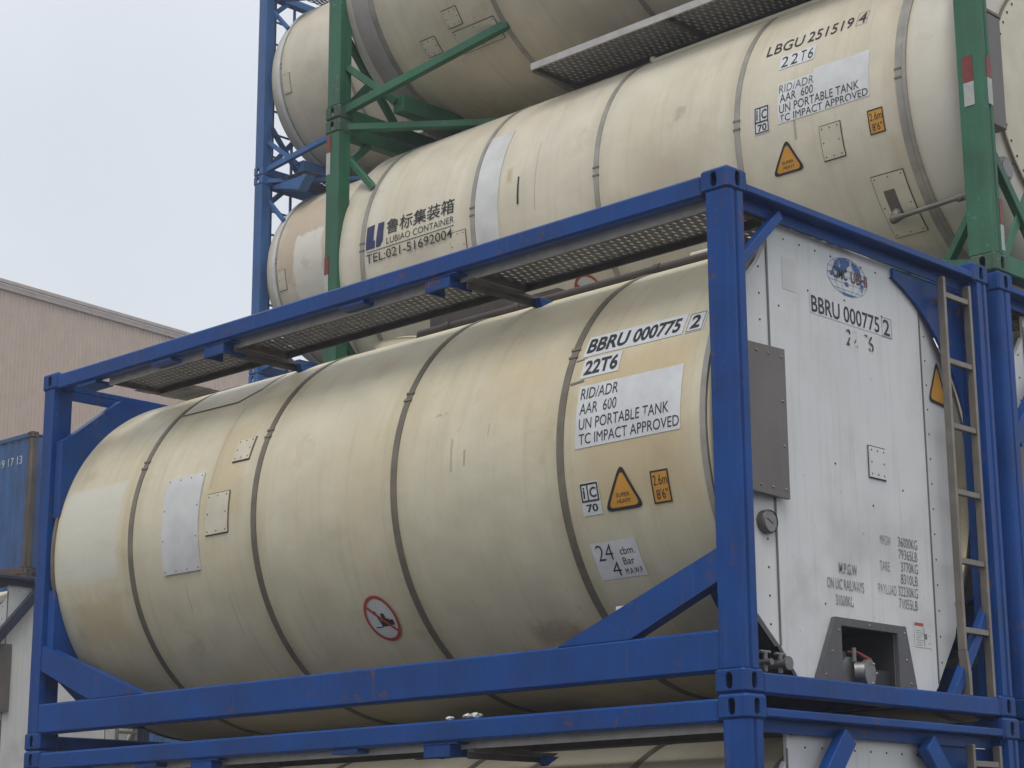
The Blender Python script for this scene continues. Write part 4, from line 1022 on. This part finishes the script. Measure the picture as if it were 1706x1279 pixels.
# ------------------------------------------------------------------ box containers at the left edge
def box_container(loc, length, height, label, mat, post, text=None):
    root = thing('box_container', loc, label, 'shipping container', 'corrugated box containers in the far yard')
    wd = WID
    def side(y, sg):
        n = int(length/0.279); p = (length-0.30)/n; prof = []
        for i in range(n):
            a = -length+0.15+p*i
            prof += [(a, 0.0), (a+0.26*p, 0.0), (a+0.5*p, 0.036), (a+0.76*p, 0.036)]
        prof.append((-0.15, 0.0)); m = MB(); vs = []; k = len(prof)
        for z in (0.16, height-0.10):
            vs += [(u, y+sg*(0.02+v), z) for u, v in prof]
        return m.add(vs, [(i, i+1, k+i+1, k+i) for i in range(k-1)])
    sd_ = part('side_panel', lambda: side(0.0, 1), mat, root); part('side_panel', lambda: side(wd, -1), mat, root)
    part('end_panel', lambda: MB().box(-0.06, -0.03, 0.15, wd-0.15, 0.14, height-0.1, 0.004), mat, root)
    part('end_panel', lambda: MB().box(-length+0.03, -length+0.06, 0.15, wd-0.15, 0.14, height-0.1, 0.004), mat, root)
    part('roof', lambda: MB().box(-length+0.05, -0.05, 0.05, wd-0.05, height-0.06, height-0.03, 0.004), mat, root)
    part('container_floor', lambda: MB().box(-length+0.05, -0.05, 0.1, wd-0.1, 0.05, 0.13, 0.004), M['rust'], root)
    for y in (0.0, wd-0.07):
        part('top_rail', lambda: MB().box(-length+0.17, -0.17, y, y+0.07, height-0.10, height-0.015, 0.005), mat, root)
        part('bottom_rail', lambda: MB().box(-length+0.17, -0.17, y, y+0.06, 0.012, 0.165, 0.005), M['rust'], root)
    for x in (-length, -0.16):
        for y in (0.0, wd-0.16):
            part('corner_post', lambda: MB().box(x, x+0.16, y, y+0.16, 0.12, height-0.12, 0.03), post, root, None, 40)
            for z in (0.0, height-0.118):
                part('corner_casting', lambda: MB().box(x-0.004, x+0.166, y-0.004, y+0.162, z, z+0.118, 0.01, holes={'-y' if y == 0 else '+y', '+x' if x > -1 else '-x'}, hole=(0.021, 0.04)), post, root, None, 25)
    if text:
        decal('marking_lettering', Flat().text(text, -1.20, -0.35, height-0.62, height-0.45, 0.0), M['sticker_dim'], sd_, lambda x, z, o: Vector((x, -o+0.018, z)), 0.002, 0)
    return root
BH = 2.533
for i in range(3):
    box_container((-28.4, 13.9, i*BH), 6.058, BH-0.004, ['dark box container hidden at the foot of the far left stack', 'dark box container second in the far left stack', 'dark box container just below the blue corrugated one, far left stack'][i], M['box_blue'], M['rust'])
box_container((-28.4, 13.9, 3*BH), 6.058, 2.896, 'blue corrugated box container with rusty brown corner post at the left edge', M['box_blue'], M['oldpost'], '19 17 13')
for i in range(4):
    box_container((-19.4, 14.6, i*2.548), 8.9, 2.544, ['blue box container hidden at ground level behind the front stack', 'blue box container second from the ground behind the front stack', 'blue box container third from the ground behind the front stack', 'blue box container whose roof edge shows beside the front blue post'][i], M['box_blue'], M['box_blue'])

# ------------------------------------------------------------------ warehouse
wh = thing('warehouse', (-47.1, 24.1, 0.0), 'large warehouse clad in pinkish beige ribbed metal behind the stacks', 'warehouse')
wh.rotation_euler = (0, 0, math.atan2(0.991, -0.132))
# local x runs along the wall, local -y faces the yard
U0, U1, WD, WHT = -45.0, 62.0, 38.0, 19.9
def wall_front():
    p = 0.15; n = int((U1-U0)/p); prof = []
    for i in range(n):
        a = U0+p*i; prof += [(a, 0.0), (a+0.62*p, 0.0), (a+0.70*p, -0.03), (a+0.92*p, -0.03)]
    k = len(prof); vs = [(u, v, z) for z in (0.0, WHT-0.30) for u, v in prof]
    return MB().add(vs, [(i, i+1, k+i+1, k+i) for i in range(k-1)])
part('ribbed_wall', wall_front, M['clad'], wh)
part('end_wall', lambda: MB().box(U0, U0+0.2, 0.05, WD, 0.0, WHT-0.35, 0.01).box(U1-0.2, U1, 0.05, WD, 0.0, WHT-0.35, 0.01).box(U0+0.21, U1-0.21, WD-0.2, WD, 0, WHT-0.35, 0.01), M['clad'], wh)
part('roof', lambda: MB().prism([(-0.05, WHT-0.22), (WD/2, WHT+0.9), (WD+0.05, WHT-0.22), (WD+0.05, WHT-0.32), (WD/2, WHT+0.78), (-0.05, WHT-0.32)], 0, U0-0.02, U1+0.02), M['trim'], wh)
part('eave_fascia', lambda: MB().box(U0, U1, -0.16, -0.052, WHT-0.12, WHT, 0.01), M['trim'], wh)
part('eave_flashing', lambda: MB().box(U0, U1, -0.10, -0.051, WHT-0.32, WHT-0.14, 0.01), M['trim'], wh)

# ------------------------------------------------------------------ ground
me = bpy.data.meshes.new('ground'); S_ = 400
me.from_pydata([(-S_, -S_, -0.002), (S_, -S_, -0.002), (S_, S_, -0.002), (-S_, S_, -0.002)], [], [(0, 1, 2, 3)])
me.materials.append(M['concrete'])
gr = bpy.data.objects.new('ground', me); COL.objects.link(gr); gr['kind'] = 'structure'; gr['label'] = 'grey concrete yard paving under the stacks'

# ------------------------------------------------------------------ added volume, lifts the blacks like lens glare
HZ = bpy.data.materials.new('glare_veil'); HZ.use_nodes = True
hn = HZ.node_tree; hn.nodes.clear()
ho = hn.nodes.new('ShaderNodeOutputMaterial'); hv = hn.nodes.new('ShaderNodeVolumePrincipled')
hv.inputs['Color'].default_value = (0.93, 0.95, 1.0, 1); hv.inputs['Density'].default_value = 0.0024; hv.inputs['Anisotropy'].default_value = 0.2
hn.links.new(hv.outputs[0], ho.inputs['Volume'])
hb_ = MB().add([(x, y, z) for z in (-1.0, 23.0) for x, y in ((-410, -410), (410, -410), (410, 410), (-410, 410))], [(3, 2, 1, 0), (4, 5, 6, 7), (0, 1, 5, 4), (1, 2, 6, 5), (2, 3, 7, 6), (3, 0, 4, 7)]).mesh('glare_veil')
hb_.materials.append(HZ)
hz_o = bpy.data.objects.new('glare_veil', hb_); COL.objects.link(hz_o); hz_o['kind'] = 'stuff'; hz_o['label'] = 'thin pale veil added over the yard in place of lens glare'
